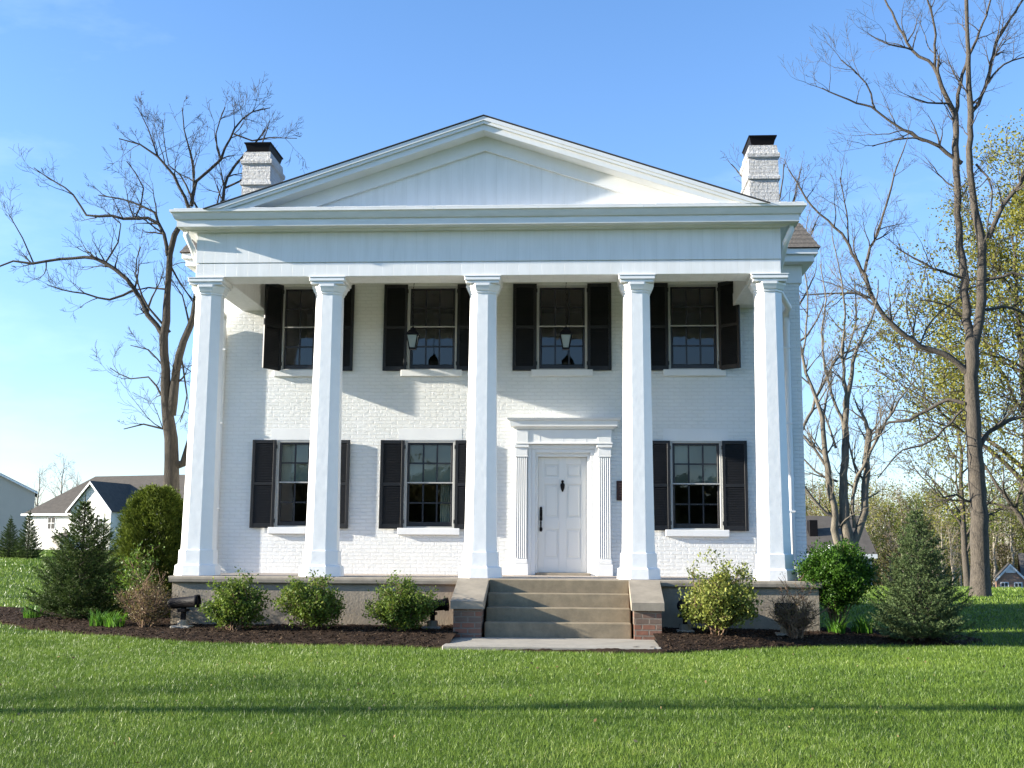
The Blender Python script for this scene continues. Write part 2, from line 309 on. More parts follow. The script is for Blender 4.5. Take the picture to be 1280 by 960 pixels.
MULCH = mat('mulch', (.050, .032, .021), 1.0, var=(.022, .014, .010), vscale=40, bump=1, bscale=90, bdist=.02, spec=.1)
mb_ = np_mesh('mulch_bed', np.stack([QX.ravel(), QY.ravel(), QZ.ravel()], 1), np.stack([jj, jj + 1, jj + nb + 1, jj + nb], 1), 4, MULCH, smooth=False)
tag(mb_, kind='structure')
# wood chips
def chips(n):
    x = RNG.uniform(BX0, BX1, n); y = RNG.uniform(-3.2, 4.5, n); d = bed_h(x, y)
    k = (d > -.08) & ~((x > -4.1) & (x < 6.05) & (y > -.1)) & ~((x > .45) & (x < 3.5)); x, y = x[k], y[k]; n = len(x)
    z = np.where(bed_h(x, y) > 0, bed_z(x, y), ground_z(x, y)) + RNG.random(n) * .02
    a = RNG.uniform(0, 6.28, n); l = RNG.uniform(.007, .024, n); wd = l * RNG.uniform(.25, .5, n); tl = RNG.uniform(-.5, .5, n)
    u = np.stack([np.cos(a) * l, np.sin(a) * l, tl * l], 1); v = np.stack([-np.sin(a) * wd, np.cos(a) * wd, RNG.uniform(-.4, .4, n) * wd], 1); c0 = np.stack([x, y, z], 1)
    V = np.stack([c0 - u - v, c0 + u - v, c0 + u + v, c0 - u + v], 1).reshape(-1, 3)
    return V, np.arange(4 * n).reshape(-1, 4), RNG.random(n)
V, Fc, tn = chips(150000)
CHIP = leaf_mat('wood_chips', (.020, .013, .009), (.075, .048, .030), trans=0, rough=.95, c2=(.17, .12, .075), spec=.1)
tag(np_mesh('wood_chips', V, Fc, 4, CHIP, attrs={'tone': tn}), 'dark brown shredded bark mulch chips over the beds', 'mulch', kind='stuff')

# ---------------------------------------------------------------- the house
P = 2.80; ZF = 1.03; CXH = .79; FX0, FX1 = -4.08, 5.66     # wall plane, porch floor, centre line, frieze ends
BXL, BXR = -4.89, 6.46; BY1 = 12.6
H = thing('greek_revival_house', 'white painted brick house with five tall columns, low pediment and black shutters', 'house', (CXH, P, 0))
HO = Vector((CXH, P, 0))
def part(mb, name, m, parent=None):
    """mesh made in world coordinates, as a child of the house (or of one of its parts)"""
    o = mb.build(name, m); par = parent or H; o.parent = par
    base = Vector((0, 0, 0)); q = par
    while q is not None: base += Vector(q.location); q = q.parent
    o.location = Vector(mb.off) - base
    return o

WIN = [(-2.83, 2), (-.41, 2), (2.04, 2), (4.495, 2), (-2.83, 1), (-.41, 1), (4.50, 1)]
WZ = {2: (4.83, 6.45), 1: (1.88, 3.50)}; HW = .475
holes = [(cx - HW, cx + HW, *WZ[f]) for cx, f in WIN] + [(1.50, 2.60, 1.04, 3.26)]
cxs = sorted({BXL, BXR, *[h[0] for h in holes], *[h[1] for h in holes]}); czs = sorted({.05, 6.95, *[h[2] for h in holes], *[h[3] for h in holes]})
m = MB(HO)
for i in range(len(cxs) - 1):
    for j in range(len(czs) - 1):
        a, b, c0, d0 = cxs[i], cxs[i + 1], czs[j], czs[j + 1]; mxx, mzz = (a + b) / 2, (c0 + d0) / 2
        if any(h[0] < mxx < h[1] and h[2] < mzz < h[3] for h in holes): continue
        m.add([(a, P, c0), (b, P, c0), (b, P, d0), (a, P, d0)], [(0, 1, 2, 3)])
for h in holes:                                           # reveals
    a, b, c0, d0 = h; Y2 = P + .22
    m.add([(a, P, c0), (a, Y2, c0), (a, Y2, d0), (a, P, d0)], [(0, 1, 2, 3)]); m.add([(b, P, c0), (b, P, d0), (b, Y2, d0), (b, Y2, c0)], [(0, 1, 2, 3)])
    m.add([(a, P, c0), (b, P, c0), (b, Y2, c0), (a, Y2, c0)], [(0, 1, 2, 3)]); m.add([(a, P, d0), (a, Y2, d0), (b, Y2, d0), (b, P, d0)], [(0, 1, 2, 3)])
m.add([(BXR, P, .05), (BXR, BY1, .05), (BXR, BY1, 6.95), (BXR, P, 6.95)], [(0, 1, 2, 3)])
m.add([(BXL, P, .05), (BXL, P, 6.95), (BXL, BY1, 6.95), (BXL, BY1, .05)], [(0, 1, 2, 3)])
m.add([(BXL, BY1, .05), (BXL, BY1, 6.95), (BXR, BY1, 6.95), (BXR, BY1, .05)], [(0, 1, 2, 3)])
part(m, 'wall', WBRICK)
m = MB(HO)                                                 # dim rooms behind the glass, one per window column and floor
for (cx, f) in WIN:
    z0, z1 = (1.03, 3.9) if f == 1 else (4.3, 6.8)
    a, b = cx - 1.0, cx + 1.0; y0, y1 = P + .24, P + 4.2
    for q in ([(a, y1, z0), (b, y1, z0), (b, y1, z1), (a, y1, z1)], [(a, y0, z0), (a, y1, z0), (a, y1, z1), (a, y0, z1)], [(b, y0, z0), (b, y0, z1), (b, y1, z1), (b, y1, z0)],
              [(a, y0, z0), (b, y0, z0), (b, y1, z0), (a, y1, z0)], [(a, y0, z1), (a, y1, z1), (b, y1, z1), (b, y0, z1)]): m.add(q, [(0, 1, 2, 3)])
part(m, 'room_lining', ROOM)
# body cornice, frieze under it, hip roof
for sd_ in (0, 1):
    m = MB(HO)
    for (a, b, y0, y1, z0, z1) in ((BXL - .05, BXR + .05, P - .035, BY1, 6.45, 6.80), (BXL - .24, BXR + .24, P - .28, BY1 + .24, 6.80, 6.93), (BXL - .30, BXR + .30, P - .34, BY1 + .3, 6.93, 7.04)):
        if sd_ == 0: m.cbox(a, FX0 - .02, y0, y1, z0, z1)
        else: m.cbox(FX1 + .02, b, y0, y1, z0, z1)
    part(m, 'body_cornice', WHITE)
m = MB(HO); ex0, ex1, ey0, ey1, ez = BXL - .33, BXR + .33, P - .37, BY1 + .33, 7.05; sk, sh_ = .30, .55
def rr(e, z): return [(ex0 + e, ey0 + e, z), (ex1 - e, ey0 + e, z), (ex1 - e, ey1 - e, z), (ex0 + e, ey1 - e, z)]
m.add([(q[0], q[1], q[2] - .01) for q in rr(0, ez)], [(0, 3, 2, 1)])
N = 6
for k in range(N):                                        # steep skirt in lapped courses
    m.loft([rr(sk * k / N - .012, ez + sh_ * k / N), rr(sk * (k + 1) / N - .004, ez + sh_ * (k + 1) / N)], caps=False)
    m.loft([rr(sk * k / N, ez + sh_ * k / N + .001), rr(sk * k / N - .012, ez + sh_ * k / N)], caps=False)
e = sk; z1_ = ez + sh_; hw = (ex1 - ex0) / 2 - e; rz = z1_ + hw * .16
V_ = rr(e, z1_) + [((ex0 + ex1) / 2, ey0 + e + hw, rz), ((ex0 + ex1) / 2, ey1 - e - hw * .8, rz)]
m.add(V_, [(0, 1, 4), (1, 2, 5, 4), (2, 3, 5), (3, 0, 4, 5)])
roof = part(m, 'roof', SHING)
# portico: entablature beam (front and two sides)
m = MB(HO); BZ0 = 5.985
m.cbox(FX0, FX1, .10, .62, BZ0, 6.215, .006); m.cbox(FX0, FX0 + .46, .622, P - .003, BZ0, 6.215, .006); m.cbox(FX1 - .46, FX1, .622, P - .003, BZ0, 6.215, .006)
part(m, 'architrave', BOARD)
m = MB(HO); m.cbox(FX0 - .008, FX1 + .008, .092, .60, 6.229, 6.76, .003); m.cbox(FX0 - .012, FX0 + .45, .602, P - .003, 6.219, 6.76, .005); m.cbox(FX1 - .45, FX1 + .012, .602, P - .003, 6.219, 6.76, .005)
m.box(FX0 + .012, FX1 - .012, .118, .58, 6.20, 6.24)
part(m, 'frieze', BOARD)
m = MB(HO); m.box(FX0 + .44, FX1 - .44, .6, P - .003, 6.62, 6.66)
part(m, 'porch_ceiling', SOFFIT)
# cornice: profile swept round three sides
prof = [(.0, 6.745), (.10, 6.752), (.12, 6.775), (.27, 6.785), (.27, 6.895), (.30, 6.905), (.32, 6.94), (.345, 7.0), (.375, 7.015), (.375, 7.055), (.0, 7.06)]
m = MB(HO); rings = []
for k, (X, Y, sx, sy) in enumerate(((FX0, P - .1, -1, 0), (FX0, .09, -1, -1), (FX1, .09, 1, -1), (FX1, P - .1, 1, 0))):
    rings.append([(X + sx * d, Y + sy * d, z) for d, z in prof])
m.loft(rings, caps=True)
m.box(FX0 + .05, FX1 - .05, .095, P, 6.765, 7.045)
for k in range(6):                                          # joints in the gutter
    X = FX0 + .6 + k * 1.72; m.box(X, X + .012, .09 - .3765, .09 - .26, 7.02, 7.05)
part(m, 'cornice', CORN)
# flashing along the cornice top
m = MB(HO); X = FX0 - .3
while X < FX1 + .3:
    l = random.uniform(.05, .16); m.box(X, X + l, -.275, -.12, 7.062, 7.072 + random.uniform(0, .012)); X += l + .004
part(m, 'flashing', WHITE)
# pediment
S = .334; AP = 8.60
m = MB(HO); m.add([(FX0 + .0, .11, 7.0), (FX1 - .0, .11, 7.0), (FX1, .11, 7.12), (CXH, .11, 8.42), (FX0, .11, 7.12)], [(0, 1, 2, 3, 4)])
part(m, 'tympanum', BOARD)
def rake(mb, y0, y1, zo, zi, sgn, xe=4.82):
    """a board along the slope: top zo below the roof line, bottom zi below it"""
    pts = []
    for (x, dz) in ((0, zo), (xe, zo), (xe, zi), (0, zi)):
        pts.append((CXH + sgn * x, max(AP - dz - S * x, 7.055)))
    zt = lambda x, dz: AP - dz - S * x
    # clip at the cornice top
    xo = min(xe, (AP - zo - 7.055) / S); xi = min(xe, (AP - zi - 7.055) / S)
    poly = [(CXH, AP - zo), (CXH + sgn * xo, zt(xo, zo)), (CXH + sgn * xi, zt(xi, zi)), (CXH, AP - zi)]
    mb.prism(poly if sgn > 0 else poly[::-1], 'y', y0, y1)
m = MB(HO)
for s_ in (-1, 1):
    rake(m, -.31, .10, .010, .075, s_); rake(m, -.29, .10, .077, .125, s_); rake(m, -.25, .10, .127, .225, s_)
part(m, 'raking_cornice', WHITE)
m = MB(HO)
for s_ in (-1, 1): rake(m, .05, .107, .227, .47, s_)
part(m, 'raking_frieze', WHITE)
m = MB(HO)
for s_ in (-1, 1):
    e = 5.14; poly = [(CXH, AP + .022), (CXH + s_ * e, AP + .022 - S * e + .0), (CXH + s_ * e, AP - S * e + .004), (CXH, AP + .004)]
    poly = [(CXH, AP + .016), (CXH + s_ * 4.66, AP + .016 - S * 4.66), (CXH + s_ * 4.66, AP + .004 - S * 4.66), (CXH, AP + .006)]
    m.prism(poly if s_ > 0 else poly[::-1], 'y', -.325, 7.0)
part(m, 'portico_roof', GREYSH)
# chimneys
for sx, lab in ((-1, 'left'), (1, 'right')):
    X0, X1 = (-5.03, -4.41) if sx < 0 else (5.99, 6.61); m = MB(HO); zt = 10.14
    def ring(e, z): return [(X0 - e, 5.5 - e, z), (X1 + e, 5.5 - e, z), (X1 + e, 6.6 + e, z), (X0 - e, 6.6 + e, z)]
    m.loft([ring(0, 7.0), ring(0, 9.36), ring(.035, 9.38), ring(.035, 9.44), ring(.005, 9.47), ring(.0, 9.84), ring(.035, 9.87), ring(.04, 9.95), ring(0, 9.98), ring(-.015, zt)])
    ch = part(m, 'chimney', CHIMB)
    m = MB(HO)
    def rg(e, z): return [(X0 - e, 5.5 - e, z), (X1 + e, 5.5 - e, z), (X1 + e, 6.6 + e, z), (X0 - e, 6.6 + e, z)]
    m.loft([rg(-.09, zt - .02), rg(-.07, zt + .04), rg(-.03, zt + .19), rg(-.01, zt + .20), rg(-.01, zt + .225)])
    part(m, 'chimney_cap', METAL, ch)
# columns
COLX = [-3.905, -1.84, .765, 3.315, 5.475]
for i, X in enumerate(COLX):
    m = MB((X, .37, 0)); k = .37
    m.octo(X, k, [(.262, 1.44), (.258, 1.6), (.245, 2.6), (.232, 3.9), (.222, 5.0), (.217, 5.70)])
    c = part(m, 'column', COLW)
    m = MB((X, .37, 0)); m.octo(X, k, [(.345, ZF + .002), (.335, 1.19), (.305, 1.21), (.292, 1.215), (.288, 1.438), (.270, 1.445)])
    part(m, 'plinth', COLW, c)
    m = MB((X, .37, 0)); m.octo(X, k, [(.215, 5.70), (.232, 5.702), (.234, 5.735), (.250, 5.742), (.268, 5.79), (.284, 5.82), (.284, 5.852), (.2, 5.853)])
    m.cbox(X - .275, X + .275, k - .275, k + .275, 5.856, 5.90, .006); m.cbox(X - .298, X + .298, k - .298, k + .298, 5.902, 5.964, .008); m.cbox(X - .308, X + .308, k - .308, k + .308, 5.966, 5.981, .003)
    part(m, 'capital', WHITE, c)
# windows
def make_window(cx, f, blind=0., curtain=0):
    z0, z1 = WZ[f]; zm = z0 + (z1 - z0) * .515; off = (cx, P, z0); y = P + .035
    m = MB(off)                                         # outer frame
    m.cbox(cx - HW, cx - HW + .045, P + .01, P + .13, z0, z1, .004); m.cbox(cx + HW - .045, cx + HW, P + .01, P + .13, z0, z1, .004)
    m.cbox(cx - HW + .046, cx + HW - .046, P + .01, P + .13, z1 - .04, z1, .004); m.cbox(cx - HW + .046, cx + HW - .046, P + .01, P + .13, z0, z0 + .025, .004)
    m.box(cx - HW + .046, cx + HW - .046, P + .018, P + .03, zm - .012, zm + .010)
    W = part(m, 'window', GREYP)
    for (a, b, yy) in ((zm - .02, z1 - .041, P + .035), (z0 + .026, zm + .015, P + .075)):
        m = MB(off); xl, xr = cx - HW + .047, cx + HW - .047; st = .04; bot = .085 if a < zm - .1 else .035
        m.cbox(xl, xl + st, yy, yy + .035, a, b, .004); m.cbox(xr - st, xr, yy, yy + .035, a, b, .004)
        m.cbox(xl + st, xr - st, yy + .001, yy + .034, b - .035, b, .004); m.cbox(xl + st, xr - st, yy + .001, yy + .034, a, a + bot, .004)
        gx0, gx1, gz0, gz1 = xl + st, xr - st, a + bot, b - .035
        for q in (1, 2): X = gx0 + (gx1 - gx0) * q / 3; m.box(X - .014, X + .014, yy + .004, yy + .03, gz0, gz1)
        Z = (gz0 + gz1) / 2; m.box(gx0, gx1, yy + .006, yy + .028, Z - .014, Z + .014)
        part(m, 'sash', SASH, W)
        m = MB(off)
        for q in range(3):                              # old panes, none quite in one plane
            for r_ in range(2):
                x0 = gx0 + (gx1 - gx0) * q / 3 + .009; x1 = gx0 + (gx1 - gx0) * (q + 1) / 3 - .009; za = gz0 + (gz1 - gz0) * r_ / 2 + .009; zb = gz0 + (gz1 - gz0) * (r_ + 1) / 2 - .009
                d = [random.uniform(-.0012, .0012) for _ in range(3)]; d.append(d[0] + d[2] - d[1])
                m.add([(x0, yy + .018 + d[0], za), (x1, yy + .018 + d[1], za), (x1, yy + .018 + d[2], zb), (x0, yy + .018 + d[3], zb)], [(0, 1, 2, 3)])
        part(m, 'pane', GLASS, W)
    m = MB(off); m.cbox(cx - HW - .10, cx + HW + .10, P - .065, P + .01, z0 - .125, z0 - .004, .006)
    part(m, 'sill', WHITE, W)
    if f == 1:
        m = MB(off); m.box(cx - HW - .12, cx + HW + .12, P - .0025, P + .002, z1 + .012, z1 + .225); part(m, 'lintel', WHITE, W)
    if blind:
        m = MB(off); m.box(cx - HW + .06, cx + HW - .06, P + .15, P + .155, z1 - (z1 - z0) * blind, z1); part(m, 'roller_blind', BLIND, W)
    if curtain:
        for s_, wd in ((-1, .10), (1, .24)):
            if curtain == 1 and s_ < 0: continue
            m = MB(off); n = 12; xa = cx + s_ * (HW - .05); xb = xa - s_ * wd
            top = [(xa + (xb - xa) * q / n, P + .19 + (.02 if q % 2 else -.01), z1) for q in range(n + 1)]; bo = [(a, b, z0) for a, b, _ in top]
            m.add(top + bo, [(q, q + 1, n + 2 + q, n + 1 + q) for q in range(n)]); part(m, 'curtain', CURT, W)
    return W
for (cx, f) in WIN:
    make_window(cx, f, blind={(-.41, 1): .50, (4.50, 1): .50, (-2.83, 1): .50}.get((cx, f), 0), curtain={(-.41, 1): 1, (-2.83, 2): 1}.get((cx, f), 0))
# shutters: hinged at the window's edge, louvred
def shutter(hx, side, f, open_deg=0., wdt=.45):
    """hx hinge x, side -1 leaf lies to the left"""
    z0, z1 = WZ[f]; z0 -= .02; z1 += .0
    if f == 2: z1 += .02
    ox = Vector((hx, P - .012, z0)); m = MB((0, 0, 0)); s = side; h = z1 - z0; T = .036
    def bb(a, b, y0, y1, c0, d0, c=.003): m.cbox(min(s * a, s * b), max(s * a, s * b), y0, y1, c0, d0, c)
    bb(0, .055, -T, 0, 0, h); bb(wdt - .055, wdt, -T, 0, 0, h); bb(.055, wdt - .055, -T + .002, -.002, 0, .09); bb(.055, wdt - .055, -T + .002, -.002, h - .065, h); bb(.055, wdt - .055, -T + .002, -.002, h * .5 - .03, h * .5 + .03)
    for (za, zb) in ((.09, h * .5 - .03), (h * .5 + .03, h - .065)):
        n = int((zb - za) / .030)
        for k in range(n):
            zc = za + (k + .5) * (zb - za) / n; x0, x1 = sorted((s * .056, s * (wdt - .056)))
            m.add([(x0, -T + .004, zc - .016), (x1, -T + .004, zc - .016), (x1, -.006, zc + .020), (x0, -.006, zc + .020), (x0, -T + .004, zc - .022), (x1, -T + .004, zc - .022), (x1, -.006, zc + .013), (x0, -.006, zc + .013)],
                  [(0, 1, 2, 3), (7, 6, 5, 4), (0, 4, 5, 1), (2, 6, 7, 3)])
    bb(.01, .05, -T - .006, -T, h * .08, h * .08 + .012); bb(.01, .05, -T - .006, -T, h * .92, h * .92 + .012)
    m.box(*sorted((s * -.012, s * .004)), -T - .004, .0, h * .08 - .03, h * .08 + .04); m.box(*sorted((s * -.012, s * .004)), -T - .004, .0, h * .92 - .03, h * .92 + .04)
    o = m.build('shutter', SHUT); o.parent = H; o.location = ox - HO
    o.rotation_euler = (0, 0, R(open_deg) * (1 if s < 0 else -1))
    return o
for (cx, f) in WIN:
    for s in (-1, 1):
        opn = 2.5
        if (cx, f) == (-2.83, 2) and s < 0: opn = 58
        elif (cx, f) == (4.495, 2) and s > 0: opn = 40
        elif f == 1: opn = 3.5
        sh = shutter(cx + s * (HW - .0), s, f, opn)
        if opn > 20: sh['label'] = 'black shutter swung out from the wall, half open'
# door and its surround
m = MB((2.05, P, ZF)); DX0, DX1 = 1.597, 2.507; DZ1 = 3.205; yd = P + .13
m.box(DX0, DX1, yd + .012, yd + .05, 1.085, DZ1)
st = .115; mid = (DX0 + DX1) / 2
m.cbox(DX0, DX0 + st, yd - .004, yd + .013, 1.085, DZ1, .004); m.cbox(DX1 - st, DX1, yd - .004, yd + .013, 1.085, DZ1, .004); m.cbox(mid - .07, mid + .07, yd - .003, yd + .013, 1.086, DZ1, .004)
zr = [(1.085, 1.335), (1.88, 2.08), (2.70, 2.83), (3.07, DZ1)]
for a, b in zr:
    m.cbox(DX0 + st, mid - .07, yd - .0035, yd + .013, a, b, .004); m.cbox(mid + .07, DX1 - st, yd - .0035, yd + .013, a, b, .004)
for k in range(3):
    a, b = zr[k][1], zr[k + 1][0]
    for (x0, x1) in ((DX0 + st, mid - .07), (mid + .07, DX1 - st)): m.cbox(x0 + .035, x1 - .035, yd + .001, yd + .016, a + .035, b - .035, .008)
door = part(m, 'door', DOORM)
m = MB((1.66, yd - .02, 2.0)); hx, hy = 1.655, yd - .02
m.octo(hx, hy + .008, [(.014, 1.83), (.026, 1.85), (.03, 1.88), (.02, 1.905), (.012, 1.915)], n=10); m.cbox(hx - .026, hx + .026, hy + .0, hy + .016, 2.03, 2.24, .006)
m.octo(hx, hy + .008, [(.012, 2.235), (.026, 2.25), (.02, 2.275), (.006, 2.285)], n=10); m.tube([(hx, hy, 2.10), (hx, hy - .05, 2.08), (hx, hy - .06, 2.0), (hx, hy - .045, 1.92), (hx, hy, 1.88)], [.012, .013, .016, .013, .012])
part(m, 'handle', METAL, door)
m = MB((mid, yd - .02, 2.7)); m.octo(mid, yd - .012, [(.004, 2.56), (.012, 2.565), (.034, 2.63), (.042, 2.68), (.036, 2.71), (.016, 2.725), (.020, 2.74), (.026, 2.755), (.014, 2.775), (.004, 2.78)], n=12, smooth=True)
part(m, 'knocker', METAL, door)
m = MB((2.05, P, ZF))
def casing(x0, x1, z0, z1, yy): m.cbox(x0, x1, yy, P + .12, z0, z1, .006)
casing(1.415, 1.475, 1.032, 3.42, P - .045); casing(1.476, 1.555, 1.032, 3.34, P - .02); casing(1.556, 1.596, 1.032, 3.27, P + .03)
casing(2.645, 2.705, 1.032, 3.42, P - .045); casing(2.565, 2.644, 1.032, 3.34, P - .02); casing(2.508, 2.564, 1.032, 3.27, P + .03)
casing(1.475, 2.645, 3.345, 3.42, P - .044); casing(1.555, 2.565, 3.275, 3.344, P - .019); casing(1.596, 2.508, 3.206, 3.274, P + .031)
m.cbox(1.18, 2.98, P - .12, P, 3.425, 3.455, .006); m.cbox(1.20, 2.96, P - .085, P, 3.457, 3.70, .004)
for (a, b) in ((1.20, 1.42), (2.70, 2.95)): m.cbox(a, b, P - .10, P - .084, 3.458, 3.698, .004)
for q in range(1, 6): X = 1.42 + q * 1.28 / 6; m.box(X - .004, X + .004, P - .088, P - .08, 3.47, 3.69)
pf = [(0, 3.702), (.12, 3.702), (.13, 3.73), (.19, 3.75), (.20, 3.85), (.23, 3.86), (.25, 3.90), (0, 3.92)]
m.loft([[(X + sx * d, Yq, z) if sy == 0 else (X + sx * d, Yq - d, z) for d, z in pf] for (X, Yq, sx, sy) in ((1.28, P, -1, 0), (1.28, P, -1, 1), (2.87, P, 1, 1), (2.87, P, 1, 0))])
DS = part(m, 'door_surround', WHITE)
for (a, b) in ((1.185, 1.405), (2.71, 2.94)):
    m = MB(((a + b) / 2, P, ZF)); n = 6; wd = (b - a)
    m.box(a, b, P - .06, P, 1.031, 3.40)
    for q in range(n): X = a + wd * (q + .5) / n; m.cbox(X - wd / n * .27, X + wd / n * .27, P - .082, P - .059, 1.34, 3.19, .006)
    m.cbox(a - .03, b + .03, P - .11, P, 1.032, 1.24, .006); m.cbox(a - .015, b + .015, P - .095, P, 1.242, 1.33, .012)
    m.cbox(a - .012, b + .012, P - .092, P, 3.19, 3.222, .005); m.cbox(a - .004, b + .004, P - .086, P, 3.224, 3.36, .004); m.cbox(a - .03, b + .03, P - .11, P, 3.362, 3.423, .008)
    part(m, 'pilaster', WHITE, DS)
m = MB((2.05, P, ZF)); m.cbox(1.56, 2.56, P - .06, P + .14, 1.032, 1.082, .006); part(m, 'threshold', CONC, DS)
# porch floor slab, foundation
SY0 = -.22
m = MB(HO); sx0, sx1 = -4.17, 6.10
pr = [(SY0 + .015, .925), (SY0, .94), (SY0 - .004, .985), (SY0 + .004, 1.015), (SY0 + .03, 1.029), (P - .002, 1.03), (P - .002, .925)]
m.prism(pr, 'x', sx0, sx1); part(m, 'porch_slab', CONC)
m = MB(HO); m.box(sx0 + .04, sx1 - .04, SY0 + .06, P - .004, 0.0, .924); part(m, 'foundation', CONC2)
m = MB(HO); m.box(sx0 + .2, sx1 - .2, SY0 + .42, P - .006, 1.031, 1.036); part(m, 'porch_floor', FLOORM)
# steps
m = MB(HO); zs = [1.026, .82, .615, .41]; 
for k in range(4):
    y0 = SY0 - .005 - .28 * k; zt = zs[k] if k else 1.018
    if k: m.cbox(.955, 3.135, y0 - .0, y0 + .285, .10, zt, .014)
    else: m.cbox(.955, 3.135, y0 - .012, y0 + .03, .10, 1.022, .012)
part(m, 'steps', STEPM)
for (a, b, sd_) in ((.475, .945, 'l'), (3.14, 3.60, 'r')):
    m = MB(((a + b) / 2, -.6, 0)); m.prism([(-1.22, .05), (SY0 + .05, .05), (SY0 + .05, .90), (-.32, .90), (-1.22, .61)], 'x', a + .03, b - .03)
    ck = part(m, 'cheek_wall', REDB)
    m = MB(((a + b) / 2, -.6, 0)); m.prism([(-1.27, .605), (-1.0, .605), (-.24, .93), (-.24, 1.028), (-.30, 1.02), (-1.20, .735), (-1.27, .72)], 'x', a - .008, b + .008)
    part(m, 'cheek_cap', CONC, ck)
m = MB(HO); m.cbox(.52, 3.47, -2.72, -1.07, .02, .19, .015); m.box(3.36, 3.368, -2.722, -1.4, .15, .1905)
o = m.build('path_slab', PATH); tag(o, kind='structure'); 
# downspouts
for sx in (-1, 1):
    X = -4.40 if sx < 0 else 6.19; Xc = FX0 - .17 if sx < 0 else FX1 + .17
    m = MB((X, P, 3)); Y = P - .064
    pts = [(Xc, -.02, 6.80), (Xc, .0, 6.70), (Xc - sx * .08, .12, 6.50), (Xc - sx * .10, .35, 6.30), (Xc - sx * .04, 1.4, 6.12), (X - .0, 2.45, 5.92), (X + sx * -.02, Y - .10, 5.86), (X, Y - .05, 5.70), (X, Y, 5.5), (X, Y, 4.2), (X, Y, 2.6), (X, Y, 1.25), (X, Y - .03, 1.12), (X, Y - .14, 1.06)]
    m.tube(pts, [.05] * 5 + [.06] * 9, 10)
    for z in (2.2, 3.8, 5.2): m.box(X - .065, X + .065, Y - .063, P, z, z + .03)
    part(m, 'downspout', WHITE)
# lanterns hung from the porch ceiling
def lantern(px, py, nm):
    q = at(px, py, Y=1.45); o = thing('lantern', nm, 'lantern', (q.x, q.y, q.z - .17), 'lanterns under the porch ceiling')
    def b(m, name, mt, par):
        ob = m.build(name, mt); ob.parent = par; return ob
    m = MB(); fr = lambda r, z: [(-r, -r, z), (r, -r, z), (r, r, z), (-r, r, z)]
    m.loft([fr(.05, .03), fr(.092, .25)]); b(m, 'glass', LAMPG, o)
    m = MB()
    for sx in (-1, 1):
        for sy in (-1, 1): m.tube([(sx * .053, sy * .053, .02), (sx * .098, sy * .098, .262)], .011, 5)
    m.loft([fr(.062, .0), fr(.062, .022)]); m.loft([fr(.108, .25), fr(.108, .27), fr(.06, .345), fr(.045, .35), fr(.045, .375), fr(.02, .385)]); m.octo(0, 0, [(.012, .38), (.02, .40), (.008, .42)], n=8)
    b(m, 'frame', METAL, o)
    m = MB(); top = 6.62 - (q.z - .17); n = int((top - .41) / .05)
    for k in range(n):
        z = .41 + k * (top - .41) / n; r = .011; 
        m.tube([(r if k % 2 else 0, 0 if k % 2 else r, z), (0, 0, z + .028), (-r if k % 2 else 0, 0 if k % 2 else -r, z + .05)], .004, 4)
    m.tube([(0, 0, .40), (0, 0, top)], .003, 4); b(m, 'chain', METAL, o)
    m = MB(); m.octo(0, 0, [(.05, top - .02), (.05, top)], n=12); b(m, 'ceiling_rose', METAL, o)
lantern(516, 425, 'black lantern hanging between the second and third columns from the left')
lantern(707.5, 425, 'black lantern hanging in front of the upstairs window above the door')
# plaque
q0 = at(770.5, 601, Y=P); m = MB((q0.x + .14, P, q0.z - .17))
m.cbox(q0.x, q0.x + .30, P - .03, P - .001, q0.z - .37, q0.z, .006)
pl = thing('plaque', 'dark bronze plaque on the wall right of the door', 'plaque', (q0.x + .15, P, q0.z - .18))
m2 = MB((0, 0, 0)); m2.cbox(-.15, .15, -.03, -.001, -.18, .18, .006); o = m2.build('plate', BRONZE); o.parent = pl
m2 = MB((0, 0, 0))
for k in range(6): wq = random.uniform(.07, .11); m2.box(-wq, wq, -.0335, -.0295, .12 - k * .045, .135 - k * .045)
o = m2.build('raised_band', mat('worn_bronze', (.20, .11, .08), .4, metal=.5)); o.parent = pl

# ---------------------------------------------------------------- garden floodlights
def floodlight(px, py, Yp, label, rot=0, box=False):
    q = at(px, py, Y=Yp); z0 = float(bed_z(q.x, Yp)); o = thing('floodlight', label, 'floodlight', (q.x, Yp, z0), 'ground floodlights along the foundation')
    o.rotation_euler.z = R(rot); h = max(q.z - z0, .2)
    def b(m, name, mt):
        ob = m.build(name, mt); ob.parent = o
    m = MB(); M = Matrix.Translation((0, 0, h)) @ Matrix.Rotation(R(-6), 4, 'Y')
    if box: m.cbox(-.15, .15, -.1, .1, h - .09, h + .10, .02)
    else:
        rings = []
        for (x, r) in ((-.25, .05), (-.23, .07), (-.18, .085), (.17, .085), (.18, .10), (.24, .10), (.24, .085), (.21, .08)):
            rings.append([M @ Vector((x, r * math.cos(a), r * math.sin(a))) for a in [2 * math.pi * i / 18 for i in range(18)]])
        m.loft(rings, smooth=True)
    b(m, 'lamp_housing', METAL)
    m = MB(); m.cbox(-.035, .035, -.03, .03, .10, h - .05, .005); m.cbox(-.06, .06, -.11, .11, h - .14, h - .10, .004); b(m, 'bracket', METAL)
    m = MB(); m.octo(0, 0, [(.085, .03), (.08, .12)], n=12); b(m, 'base', CONC2)
    m = MB(); m.cbox(-.16, .14, -.13, .13, -.04, .035, .012); b(m, 'pad', PATH)
floodlight(230, 753, -.62, 'black cylinder floodlight on a stub post beside the left porch corner')
floodlight(541, 757, -.75, 'black cylinder floodlight behind the round green shrub left of the steps')
floodlight(856, 760, -.75, 'black floodlight with pale pad just right of the steps', 90)
floodlight(982, 762, -.75, 'black box floodlight behind the bare twiggy shrub at the right porch end', 0, True)

